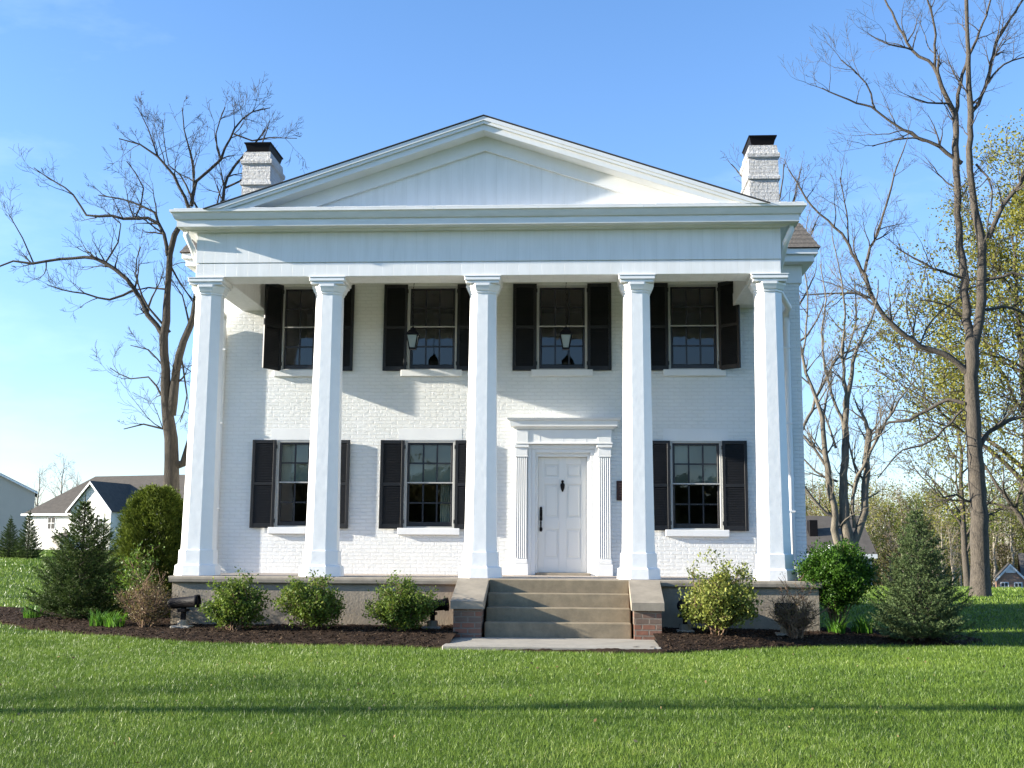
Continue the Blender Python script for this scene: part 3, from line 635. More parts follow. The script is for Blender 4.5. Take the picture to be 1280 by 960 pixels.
# ---------------------------------------------------------------- plants: helpers
class Tubes:
    """many thin tapering tubes gathered as arrays"""
    def __init__(s): s.V = []; s.F = []; s.n = 0
    def add(s, pts, rad, k):
        pts = np.asarray(pts, float); rad = np.asarray(rad, float); m = len(pts)
        t = np.gradient(pts, axis=0); t /= np.linalg.norm(t, axis=1)[:, None] + 1e-9
        ref = np.array([0, 0, 1.]) if abs(t[:, 2]).mean() < .8 else np.array([0, 1., 0])
        a = np.cross(t, ref); a /= np.linalg.norm(a, axis=1)[:, None] + 1e-9; b = np.cross(t, a)
        th = 2 * np.pi * np.arange(k) / k
        V = pts[:, None, :] + rad[:, None, None] * (a[:, None, :] * np.cos(th)[None, :, None] + b[:, None, :] * np.sin(th)[None, :, None])
        i = np.arange(k); j = (i + 1) % k; base = s.n + np.arange(m - 1)[:, None] * k
        Fq = np.stack([base + i, base + j, base + k + j, base + k + i], -1).reshape(-1, 4)
        s.V.append(V.reshape(-1, 3)); s.F.append(Fq); s.n += m * k
    def build(s, name, mt, parent=None, off=(0, 0, 0), smooth=True):
        if not s.V: return None
        return np_mesh(name, np.concatenate(s.V) - np.array(off), np.concatenate(s.F), 4, mt, parent, smooth=smooth)
def resample(pts, rad, step):
    """smooth a traced polyline (Catmull-Rom) and add a little crookedness"""
    pts = np.asarray(pts, float); rad = np.asarray(rad, float); out = []; ro = []
    for i in range(len(pts) - 1):
        p0, p1, p2, p3 = pts[max(i - 1, 0)], pts[i], pts[i + 1], pts[min(i + 2, len(pts) - 1)]; n = max(1, int(np.linalg.norm(p2 - p1) / step))
        for k in range(n):
            u = k / n; out.append(.5 * (2 * p1 + (p2 - p0) * u + (2 * p0 - 5 * p1 + 4 * p2 - p3) * u * u + (3 * p1 - p0 - 3 * p2 + p3) * u ** 3)); ro.append(rad[i] + (rad[i + 1] - rad[i]) * u)
    out.append(pts[-1]); ro.append(rad[-1]); return np.array(out), np.array(ro)
def rnd_perp(d, rng):
    v = rng.normal(size=3); v -= d * v.dot(d); return v / (np.linalg.norm(v) + 1e-9)
def grow(T, p, d, length, r, lvl, rng, ends, up=.10, wig=.22, kids=(5, 5, 4), rmin=.004, ang=(.5, 1.0), flat=None):
    n = max(4, min(9, int(length / .22))); seg = length / n; pts = [p]; rs = [r]; d = d / np.linalg.norm(d)
    for i in range(n):
        d = d + rnd_perp(d, rng) * wig * rng.uniform(.4, 1.2) + np.array([0, 0, up * rng.uniform(.2, 1.0)])
        if flat is not None: d[1] *= flat
        d /= np.linalg.norm(d); p = p + d * seg; pts.append(p); rs.append(max(rmin, r * (1 - .78 * (i + 1) / n)))
    T[0 if r > .03 else 1].add(pts, rs, 6 if r > .05 else (4 if r > .012 else 3))
    if lvl <= 0: ends.append((p, d)); ends.append((pts[len(pts) // 2], d)); return
    k = kids[min(lvl, len(kids)) - 1]
    for j in range(k):
        u = rng.uniform(.25, 1.0) if j else 1.0; q = u * n; i = min(int(q), n - 1); fr = q - i
        pp = pts[i] * (1 - fr) + pts[i + 1] * fr; dd = pts[i + 1] - pts[i]; dd /= np.linalg.norm(dd); a = rng.uniform(*ang) if j else rng.uniform(.1, .35)
        nd = dd * math.cos(a) + rnd_perp(dd, rng) * math.sin(a)
        grow(T, pp, nd, length * rng.uniform(.42, .68) * (1.1 - .35 * u), max(rmin, rs[i] * .62), lvl - 1, rng, ends, up, wig, kids, rmin, ang, flat)
def leaves(points, dirs, n_per, spread, size, rng, up=.3, asp=.45, fold=False):
    """leaf quads scattered about points; returns V,F,tone"""
    P_ = np.repeat(np.asarray(points, float), n_per, 0); n = len(P_); P_ = P_ + rng.normal(size=(n, 3)) * spread
    d = rng.normal(size=(n, 3)); d[:, 2] += up; d /= np.linalg.norm(d, axis=1)[:, None]
    q = rng.normal(size=(n, 3)); q -= d * (q * d).sum(1)[:, None]; q /= np.linalg.norm(q, axis=1)[:, None] + 1e-9
    s = size * rng.uniform(.6, 1.25, n)[:, None]; w_ = s * asp * .5
    V = np.stack([P_, P_ + d * s * .5 + q * w_, P_ + d * s, P_ + d * s * .5 - q * w_], 1).reshape(-1, 3)
    return V, np.arange(4 * n).reshape(-1, 4), rng.random(n)

def traced_tree(name, label, cat, Y, base_px, trunk, limbs, seed, barkT, depth=.25, lv=2, dens=1.0, tw=1.0, group=None, leafy=None, kids=(4, 4, 4), twlen=1.0, wk=1.0):
    """trunk / limbs: (px, py, width in px) polylines read off the photograph, laid on limbs that wander in depth"""
    rng = np.random.default_rng(seed); b = at(*base_px, Y=Y); b.z = float(ground_z(b.x, Y)) - .1; root = thing(name, label, cat, b, group)
    T = [Tubes(), Tubes()]; TR = Tubes(); ends = []; sc = (Y - CAMLOC.y) / F
    yo = {}
    def yoff(px, py, cur):                                 # branch starts where its parent is, in depth too
        best = min(yo.items(), key=lambda kv: (kv[0][0] - px) ** 2 + (kv[0][1] - py) ** 2) if yo else None
        return best[1] if best and math.hypot(best[0][0] - px, best[0][1] - py) < 30 else 0.
    for pl, isT in [(t_, True) for t_ in trunk] + [(l_, False) for l_ in limbs]:
        o0 = yoff(pl[0][0], pl[0][1], 0); dr = rng.uniform(-1, 1) * depth if not isT else rng.uniform(-.08, .08); pts = []; rad = []; o = o0
        for i, (px, py, wd) in enumerate(pl):
            if i: o += math.hypot(px - pl[i - 1][0], py - pl[i - 1][1]) * sc * dr * rng.uniform(.6, 1.3)
            v = at(px, py, Y=Y + o); pts.append(v); rad.append(wd * wk * sc * .5 * (1 + o / (Y - CAMLOC.y)))
            for kk in range(6 if i else 1):
                u = kk / 6
                if i: yo[(pl[i - 1][0] * (1 - u) + px * u, pl[i - 1][1] * (1 - u) + py * u)] = pts[i - 1].y * (1 - u) + v.y * u - Y
                else: yo[(px, py)] = o
        if isT and pl is trunk[0]: pts[0] = Vector((b.x, Y, b.z))
        P_, Rr = resample(pts, rad, .28 if not isT else .35)
        jit = rng.normal(size=P_.shape) * np.minimum(Rr, .05)[:, None] * .45; jit[0] = 0; P_ = P_ + jit; Rr = Rr * rng.uniform(.93, 1.07, len(Rr))
        (TR if isT else T[0]).add(P_, Rr, 12 if isT else 7)
        L_ = np.linalg.norm(np.diff(P_, axis=0), axis=1).sum()
        if isT and pl is trunk[0]: continue
        nk = int(L_ * (1.5 if not isT else .6) * dens)
        for j in range(nk + 1):
            u = rng.uniform(.12, .98) if j else 1.0; i = min(int(u * (len(P_) - 1)), len(P_) - 2); dd = P_[i + 1] - P_[i]; dd /= np.linalg.norm(dd)
            a = rng.uniform(.5, 1.15) if j else .1; nd = dd * math.cos(a) + rnd_perp(dd, rng) * math.sin(a) + np.array([0, 0, .15])
            ln = rng.uniform(.6, 1.7) * (1.15 - .4 * u) * twlen
            grow(T, P_[i], nd, ln, min(Rr[i] * .55, .035) if j else Rr[-1] * .95, lv, rng, ends, up=.12, wig=.26, kids=kids, rmin=.0045 * tw)
    TR.build('trunk', barkT, root, b); T[0].build('branches', barkT, root, b); T[1].build('twigs', barkT, root, b)
    if leafy:
        pts = np.array([e[0] for e in ends]); pts = pts[rng.random(len(pts)) < leafy[1]]
        V, Fc, tn = leaves(pts, None, leafy[2], leafy[3], leafy[4], rng); np_mesh('leaf_crown', V - np.array(b), Fc, 4, leafy[0], root, attrs={'tone': tn})
    return root
def tr(pts, ox, oy, k): return [(ox + a / k, oy + b / k, wd) for a, b, wd in pts]

# big bare tree left of the house
LT = lambda p: tr(p, 0, 100, 1.7775)
traced_tree('bare_tree', 'big bare dark tree rising behind the left corner of the white house', 'tree', 9.5, (217, 742),
    [LT([(385, 1130, 30), (383, 960, 25), (380, 880, 21), (378, 760, 17), (368, 680, 14), (367, 570, 12), (372, 470, 9.5), (375, 390, 9), (390, 345, 8), (425, 285, 7)]),
     LT([(390, 855, 15), (405, 850, 13), (425, 790, 9), (440, 760, 7)]), LT([(380, 745, 14), (388, 680, 12.5), (402, 612, 11), (428, 520, 9), (436, 470, 8), (440, 410, 7)])],
    [LT([(362, 568, 8), (330, 520, 7), (300, 465, 6.5), (235, 405, 5.5), (160, 392, 4.5), (75, 408, 4), (30, 402, 3), (0, 414, 2.5), (-30, 420, 1.5)]),
     LT([(300, 465, 4), (245, 488, 3.5), (190, 475, 2.6), (135, 465, 2.), (105, 455, 1.3)]), LT([(75, 408, 2.5), (50, 350, 1.8), (20, 300, 1.2)]),
     LT([(235, 405, 3), (262, 360, 2.2), (268, 320, 1.6), (240, 295, 1.2)]), LT([(372, 390, 6), (355, 320, 5), (300, 308, 4.5), (250, 303, 4), (195, 300, 3.4), (165, 255, 2.6), (120, 225, 2), (75, 195, 1.3)]),
     LT([(355, 325, 4), (345, 295, 3.6), (290, 270, 2.6), (220, 255, 1.6)]), LT([(300, 308, 2.5), (320, 240, 2), (280, 180, 1.4)]), LT([(420, 288, 5.5), (400, 235, 4), (350, 170, 3.2), (310, 145, 2.4), (265, 130, 1.5)]),
     LT([(425, 280, 6), (440, 225, 5), (490, 175, 4), (520, 110, 3), (560, 70, 2.2), (600, 62, 1.3)]), LT([(430, 255, 4), (428, 190, 3), (410, 110, 2), (405, 60, 1.3)]), LT([(350, 170, 2.2), (330, 110, 1.7), (305, 60, 1.1)]),
     LT([(520, 120, 2.6), (560, 135, 2.3), (600, 128, 1.8), (660, 130, 1.1)]), LT([(490, 175, 3), (480, 120, 2), (500, 60, 1.3)]), LT([(440, 410, 7), (470, 330, 6), (495, 265, 5), (505, 215, 4), (545, 165, 3), (590, 110, 1.8)]),
     LT([(500, 240, 3.5), (535, 225, 3), (560, 200, 2.2), (600, 90, 1.2)]), LT([(470, 330, 4), (440, 290, 3.2), (400, 210, 2.2), (375, 190, 1.6), (360, 90, 1.1)]),
     LT([(378, 560, 4), (330, 505, 3), (300, 430, 2), (312, 370, 1.3)]), LT([(370, 465, 3), (330, 462, 2.2), (290, 470, 1.5)]), LT([(380, 415, 3), (400, 450, 2.4), (428, 492, 1.6)]),
     LT([(362, 775, 3), (320, 765, 2.4), (275, 775, 1.4)]), LT([(358, 700, 3), (330, 660, 2.4), (290, 665, 1.9), (245, 640, 1.2)]), LT([(365, 640, 2.5), (330, 600, 1.8), (290, 590, 1.1)]),
     LT([(402, 612, 3), (415, 700, 2.2), (400, 760, 1.4)]), LT([(420, 540, 3), (405, 480, 2), (380, 440, 1.2)])],
    11, BARKD, wk=.9, dens=1.6, lv=2, kids=(5, 4, 4), tw=.8, twlen=.70)

A7 = lambda p: tr(p, 940, 0, 2.4); A8 = lambda p: tr(p, 940, 340, 2.285)
traced_tree('tall_tree', 'tallest bare grey tree with forked stems on the right lawn', 'tree', 22, (1226, 748),
    [[(1227, 752, 31), (1225, 720, 24), (1224, 646, 21), (1220, 585, 19), (1216, 532, 18), (1214.8, 471, 17), (1214.8, 423, 16)],
     [(1213, 430, 13), (1209, 400, 11), (1204.6, 350, 10.5), (1199, 292, 9), (1195, 200, 8.5), (1194, 144, 7.5), (1188, 130, 6), (1177, 108, 5.2), (1167, 83, 4.6)],
     [(1217, 430, 14), (1225, 400, 12.5), (1227.5, 308, 11), (1217, 258, 9), (1211.7, 200, 8), (1213, 146, 7.5), (1211, 83, 6), (1208.7, 25, 5), (1206, -60, 4)]],
    [[(1207.8, 464.7, 9), (1185, 445, 7.5), (1150, 432, 7), (1115, 405, 6.2), (1091, 375, 5.6), (1081, 345, 5.2), (1075, 335, 4.6), (1061, 308, 3.8), (1052, 292, 3.3), (1015, 258, 2.6), (986, 212, 1.6)],
     [(1081, 340, 4), (1086, 318, 3.6), (1107, 258, 2.8), (1117, 221, 2.1), (1132, 180, 1.3)], [(1086, 372, 3.6), (1070, 366, 3), (1044, 367, 2.4), (1002, 369, 1.4)], [(1061, 308, 2.3), (1058, 265, 1.8), (1050, 222, 1.2)],
     [(1167, 83, 4.5), (1140, 62, 3.6), (1119, 25, 3), (1100, -15, 2)], [(1168, 84, 3.6), (1168, 33, 2.8), (1155, -15, 2)], [(1195, 142, 5), (1200, 104, 4.4), (1216, 60, 3.4), (1235, 10, 2.4), (1240, -20, 2)],
     [(1213, 144, 5.2), (1231.7, 108, 4.4), (1248, 50, 3.8), (1273, 8, 2.8), (1290, -20, 2)], [(1231, 108, 3), (1255, 80, 2.4), (1285, 70, 1.6)], [(1202.5, 204, 5.6), (1173, 183, 4.6), (1148, 171, 4), (1119, 156, 3.4), (1090, 135, 2.8), (1061, 125, 2.2), (1027, 110, 1.4)],
     [(1094, 137, 2.6), (1082, 104, 2), (1052, 75, 1.3)], [(1148, 173, 2.4), (1119, 175, 2), (1090, 183, 1.2)], [(1190, 130, 2.8), (1160, 128, 2.2), (1135, 120, 1.3)], [(1140, 62, 2.4), (1110, 55, 2), (1085, 42, 1.2)],
     [(1236, 298, 7), (1248, 267, 6), (1280, 221, 4.8), (1300, 190, 4)], [(1206, 348, 4), (1177, 340, 3), (1140, 321, 2.4), (1119, 310, 1.5)], [(1229, 352, 5), (1265, 342, 4), (1295, 350, 3)],
     [(1204.8, 504, 5.5), (1185, 501, 4.6), (1159, 513, 4.2), (1128, 528, 3.8), (1113, 528, 3), (1089, 543, 2.4), (1075, 543, 1.4)], [(1202, 513, 3.5), (1163, 552, 2.6), (1128, 563, 2), (1097, 598, 1.2)],
     [(1224, 560, 7), (1237, 541, 5.6), (1264, 524, 4.6), (1295, 520, 4)], [(1232, 387, 4.5), (1264, 384, 3.6), (1290, 398, 3)], [(1220, 205, 3.2), (1240, 235, 2.4), (1232, 300, 1.4)], [(1207, 400, 2.6), (1180, 380, 2), (1150, 375, 1.2)],
     [(1225, 640, 2.5), (1235, 643, 2.2), (1242, 645, 2)], [(1214, 628, 3), (1195, 618, 2.4), (1180, 622, 2), (1165, 600, 1.2)], [(1150, 432, 2.8), (1165, 400, 2), (1200, 372, 1.2)]],
    12, BARK, dens=1.15, lv=2, kids=(5, 4, 3), tw=.95, twlen=1.2)

traced_tree('bare_tree', 'pale bare tree of many stems behind the right corner of the house', 'tree', 17.5, (1060, 733),
    [[(1060, 740, 26), (1060, 700, 23), (1059, 681, 18), (1054.7, 620, 13), (1056, 576, 11), (1057, 515, 9.5), (1064.7, 467, 6), (1075.7, 427, 4.4), (1095, 384, 2.6), (1098, 350, 1.5)],
     [(1058, 700, 16), (1047, 676, 11), (1044, 646, 10), (1034, 585, 9), (1027.5, 524, 7), (1016, 484, 5), (1003, 445, 4), (996, 400, 3)],
     [(1061, 700, 16), (1068, 677, 12), (1080, 640, 11), (1082, 576, 10.5), (1086, 541, 9.5), (1088, 536, 8)]],
    [[(1068, 660, 6), (1067, 611, 5), (1077, 585, 4.5), (1089, 563, 4), (1115, 515, 3.6), (1132, 489, 2.4), (1152, 467, 1.2)], [(1112, 520, 3.5), (1116, 508, 3), (1118, 500, 2)],
     [(1055, 532, 5), (1040, 493, 4.2), (1027.5, 427, 3.2), (1032, 375, 2.2), (1025, 330, 1.2)], [(1057, 515, 5.5), (1053, 449, 4.4), (1056, 392, 3), (1050, 340, 2), (1040, 295, 1.2)], [(1055, 450, 3), (1070, 400, 2.4), (1068, 350, 1.4)],
     [(1043, 646, 5), (1023, 633, 4), (1005, 607, 3), (990, 590, 2)], [(1047, 602, 4), (1030, 597, 3.4), (1019, 589, 3), (1005, 574, 2.4), (995, 560, 2)], [(1003, 537, 5), (1020, 500, 4.4), (1045, 449, 3.4), (1071, 434, 2.2), (1090, 420, 1.2)],
     [(1034, 585, 4.5), (1018, 560, 3.8), (1003, 545, 3.2), (985, 500, 2.4)], [(1045, 560, 4), (1035, 530, 3), (1030, 515, 2.6), (1040, 470, 1.6)], [(1080, 600, 4), (1068, 580, 3), (1060, 540, 2.2)], [(1003, 445, 3), (1010, 380, 2.4), (1005, 320, 1.8), (1010, 270, 1.1)], [(1003, 445, 2.6), (990, 380, 2), (985, 320, 1.4)], [(1016, 484, 3), (1000, 470, 2.4), (985, 455, 1.6)]],
    13, BARKM, dens=1.8, lv=2, kids=(5, 4, 4), tw=.9, twlen=.95, depth=.35, wk=.84)
# bare tree showing behind the right chimney
traced_tree('bare_tree', 'thin bare tree showing behind the white chimney on the right', 'tree', 26, (985, 740),
    [[(985, 742, 12), (983, 600, 9), (978, 480, 7), (972, 400, 6), (968, 330, 5), (962, 280, 4)]],
    [[(962, 280, 4), (955, 255, 3), (935, 230, 2.2), (915, 205, 1.3)], [(966, 320, 3.4), (985, 280, 2.8), (992, 250, 2.2), (1000, 215, 1.2)], [(968, 330, 3), (1000, 315, 2.6), (1020, 280, 1.6)], [(962, 280, 3), (975, 245, 2.2), (980, 205, 1.2)],
     [(972, 400, 3.4), (1000, 380, 2.6), (1018, 345, 1.4)], [(975, 440, 3.4), (1008, 420, 2.6), (1030, 380, 1.4)]], 17, BARK, dens=1.0, lv=2, kids=(3, 3, 3), tw=1.2)

# ---------------------------------------------------------------- shrubs and conifers
def place(px, py, Yp):
    q = at(px, py, Y=Yp); d = bed_h(np.array([q.x]), np.array([Yp]))[0]
    return Vector((q.x, Yp, float(bed_z(q.x, Yp)) if d > 0 else float(ground_z(q.x, Yp))))
def shrub(name, label, cat, px0, px1, py_top, Yp, lm, seed, n=9000, size=.05, clump=.10, stems=14, twigc=TWIG, ntw=2, bare=False, group=None, low=.12, leaf_bias=0., asp=.5, shape=1.):
    """a branching shrub; the leaves sit in clumps at its twig ends"""
    rng = np.random.default_rng(seed); b = place((px0 + px1) / 2, 780, Yp); q0, q1 = at(px0, 740, Y=Yp), at(px1, 740, Y=Yp); Wd = (q1.x - q0.x) / 2; top = at((px0 + px1) / 2, py_top, Y=Yp).z - b.z
    root = thing(name, label, cat, b, group); T = [Tubes(), Tubes()]; tips = []
    for k in range(stems):
        a = rng.uniform(0, 6.283); el = rng.uniform(.15, 1.0); tgt = np.array([math.cos(a) * Wd * math.sqrt(1 - el ** 2.4) * .95, math.sin(a) * Wd * .8 * math.sqrt(1 - el ** 2.4), top * (low + (.95 - low) * el)]) * rng.uniform(.75, 1.0)
        p0 = np.array([math.cos(a) * .06, math.sin(a) * .06, -.03]); n_ = 7; pts = [p0 + (tgt - p0) * (i / n_) + np.array([0, 0, .18 * top * math.sin(math.pi * i / n_)]) * (1 - el) * .6 + rng.normal(size=3) * .018 for i in range(n_ + 1)]
        T[0].add(pts, np.linspace(.013, .005, n_ + 1), 5)
        for j in range(7 if not bare else 12):
            i = rng.integers(2, n_ + 1); dd = np.array([*(rng.normal(size=2)), rng.uniform(.2, 1.2)]) + .6 * (pts[i] - p0) / (top + .01); dd /= np.linalg.norm(dd); ln = rng.uniform(.10, .28) * (top / .8)
            e = pts[i] + dd * ln; T[0].add([pts[i], pts[i] + dd * ln * .5 + rng.normal(size=3) * .01, e], [.005, .004, .0025], 3); tips.append(e); tips.append(pts[i] + dd * ln * .6)
            for jj in range(2 if not bare else 3):
                d2 = dd + rng.normal(size=3) * .6; d2 /= np.linalg.norm(d2); e2 = pts[i] + dd * ln * rng.uniform(.3, .9); e3 = e2 + d2 * ln * .5; T[0].add([e2, e3], [.0035, .002], 3); tips.append(e3)
    T[0].build('stems', twigc, root)
    tips = np.array(tips); per = max(1, int(n / len(tips)))
    k = rng.random(len(tips)) < .85; V, Fc, tn = leaves(tips[k], None, per, clump * .42, size, rng, up=.5, asp=asp)
    ctone = np.repeat(rng.random(k.sum()), per); tn = np.clip(tn * .55 + ctone * .45 + leaf_bias, 0, 1)
    c = V[::4]; inside = (c[:, 2] > .03)
    V = V.reshape(-1, 4, 3)[inside].reshape(-1, 3); tn = tn[inside]; np_mesh('leaves', V, np.arange(len(V)).reshape(-1, 4), 4, lm, root, attrs={'tone': tn})
    return root
LG = leaf_mat('shrub_leaves', (.036, .074, .012), (.18, .245, .035), trans=.35, rough=.5, c2=(.36, .37, .09), spec=.25)
LG2 = leaf_mat('pale_shrub_leaves', (.05, .085, .014), (.29, .31, .065), trans=.3, rough=.5, c2=(.50, .48, .14), spec=.25)
BX = leaf_mat('boxwood_leaves', (.022, .060, .008), (.085, .18, .020), trans=.35, rough=.4, c2=(.15, .26, .03), spec=.2)
BUD = leaf_mat('budding_leaves', (.13, .085, .03), (.26, .22, .07), trans=.3)
DAY = leaf_mat('lily_leaves', (.05, .14, .015), (.14, .30, .03), trans=.35)
shrub('azalea_shrub', 'loose open green shrub nearest the left porch corner', 'shrub', 264, 322, 722, -1.05, LG, 21, n=13000, size=.05, stems=22, group='shrubs in front of the porch')
shrub('azalea_shrub', 'two-peaked yellow-green shrub below the second column', 'shrub', 352, 428, 718, -1.1, LG, 22, n=11000, size=.05, stems=26, group='shrubs in front of the porch', leaf_bias=.06)
shrub('azalea_shrub', 'dense rounded green shrub just left of the steps', 'shrub', 461, 544, 726, -1.15, LG, 23, n=19000, size=.044, stems=32, group='shrubs in front of the porch')
shrub('azalea_shrub', 'pale yellow-green glossy shrub right of the steps', 'shrub', 856, 940, 710, -1.15, LG2, 24, n=15000, size=.058, stems=32, group='shrubs in front of the porch')
def boxwood(px0, px1, py0, py1, Y, seed):
    rng = np.random.default_rng(seed); q0, q1 = at(px0, 710, Y=Y), at(px1, 710, Y=Y); b = place((px0 + px1) / 2, 780, Y); rx = (q1.x - q0.x) / 2; zt = at(1045, py0, Y=Y).z - b.z; zb = at(1045, py1, Y=Y).z - b.z
    root = thing('boxwood_shrub', 'bright dark green rounded bush beside the right end of the porch', 'shrub', b); T = Tubes(); zc, rz = (zt + zb) / 2, (zt - zb) / 2
    n = 1500; d = rng.normal(size=(n, 3)); d /= np.linalg.norm(d, axis=1)[:, None]; lump = (1 + .12 * np.sin(d[:, 0] * 7 + d[:, 2] * 5) + .13 * np.sin(d[:, 1] * 9 - d[:, 2] * 6 + d[:, 0] * 8)) * np.where(d[:, 2] < -.3, .85, 1.03) + .08 * rng.normal(size=n); rr_ = rng.uniform(.25, 1, n) ** .45 * lump
    C = np.stack([d[:, 0] * rr_ * rx, d[:, 1] * rr_ * rx * .9, zc + d[:, 2] * rr_ * rz], 1)
    for k in range(0, 60): e = C[k]; T.add([(e[0] * .08, e[1] * .08, -.03), (e[0] * .35, e[1] * .35, e[2] * .5), tuple(e)], [.012, .009, .003], 5)
    T.build('stems', TWIG, root); V, Fc, tn = leaves(C, None, 26, .042, .042, rng, up=.6, asp=.55); tn = np.clip(tn * .5 + np.repeat(rng.random(n), 26) * .5, 0, 1)
    np_mesh('leaves', V, Fc, 4, BX, root, attrs={'tone': tn})
boxwood(1003, 1089, 684, 762, .1, 25)
shrub('twiggy_shrub', 'brown twiggy budding shrub between the left spruce and the floodlight', 'shrub', 150, 214, 722, -.5, BUD, 26, n=4200, size=.028, stems=26, bare=True)
shrub('twiggy_shrub', 'nearly bare brown twiggy shrub at the right end of the porch', 'shrub', 966, 1024, 728, -1.0, BUD, 27, n=1300, size=.024, stems=24, bare=True)
YG = leaf_mat('yellow_green_leaves', (.05, .11, .012), (.20, .30, .04), trans=.35)
shrub('leafy_shrub', 'low light green leafy shrub between the left spruce and the arborvitae', 'shrub', 140, 182, 688, 1.0, YG, 28, n=2600, size=.06, stems=14)

def tufts(name, label, px, py, Yp, seed, n=60, h=.26):
    rng = np.random.default_rng(seed); b = place(px, py, Yp); Vs = []; Fs = []; tn = []; c = 0
    for k in range(n):
        a = rng.uniform(0, 6.283); l = h * rng.uniform(.7, 1.3); bend = rng.uniform(.3, 1.0); r0 = rng.uniform(0, .08); w_ = .011; p0 = np.array([math.cos(a + 1) * r0 * 2, math.sin(a + 1) * r0 * 2, 0.]); row = []
        for i in range(5):
            u = i / 4; q = p0 + np.array([math.cos(a) * bend * l * u * u, math.sin(a) * bend * l * u * u, l * (u - .35 * bend * u * u)]); s_ = w_ * (1 - u) ** .6 + .0005; row += [q + np.array([-math.sin(a), math.cos(a), 0]) * s_, q - np.array([-math.sin(a), math.cos(a), 0]) * s_]
        Vs += row; Fs += [(c + 2 * i, c + 2 * i + 1, c + 2 * i + 3, c + 2 * i + 2) for i in range(4)]; tn += [rng.random()] * 4; c += 10
    o = np_mesh(name, np.array(Vs), np.array(Fs), 4, DAY, attrs={'tone': tn}); o.location = b; tag(o, label, 'plant', 'daylily clumps in the bed')
tufts('daylily', 'green daylily clump at the foot of the left spruce, nearer the brown shrub', 144, 776, -.35, 31)
tufts('daylily', 'green daylily clump left of the two under the left spruce', 126, 775, -.2, 32, 70)
tufts('daylily', 'bright green daylily clump at the far left side of the left spruce', 42, 765, 1.9, 33, 80)
tufts('daylily', 'green daylily clump under the dark green bush at the right', 1046, 786, -.2, 34)
tufts('daylily', 'green daylily clump beside the foot of the right spruce', 1077, 784, .0, 35, 110)

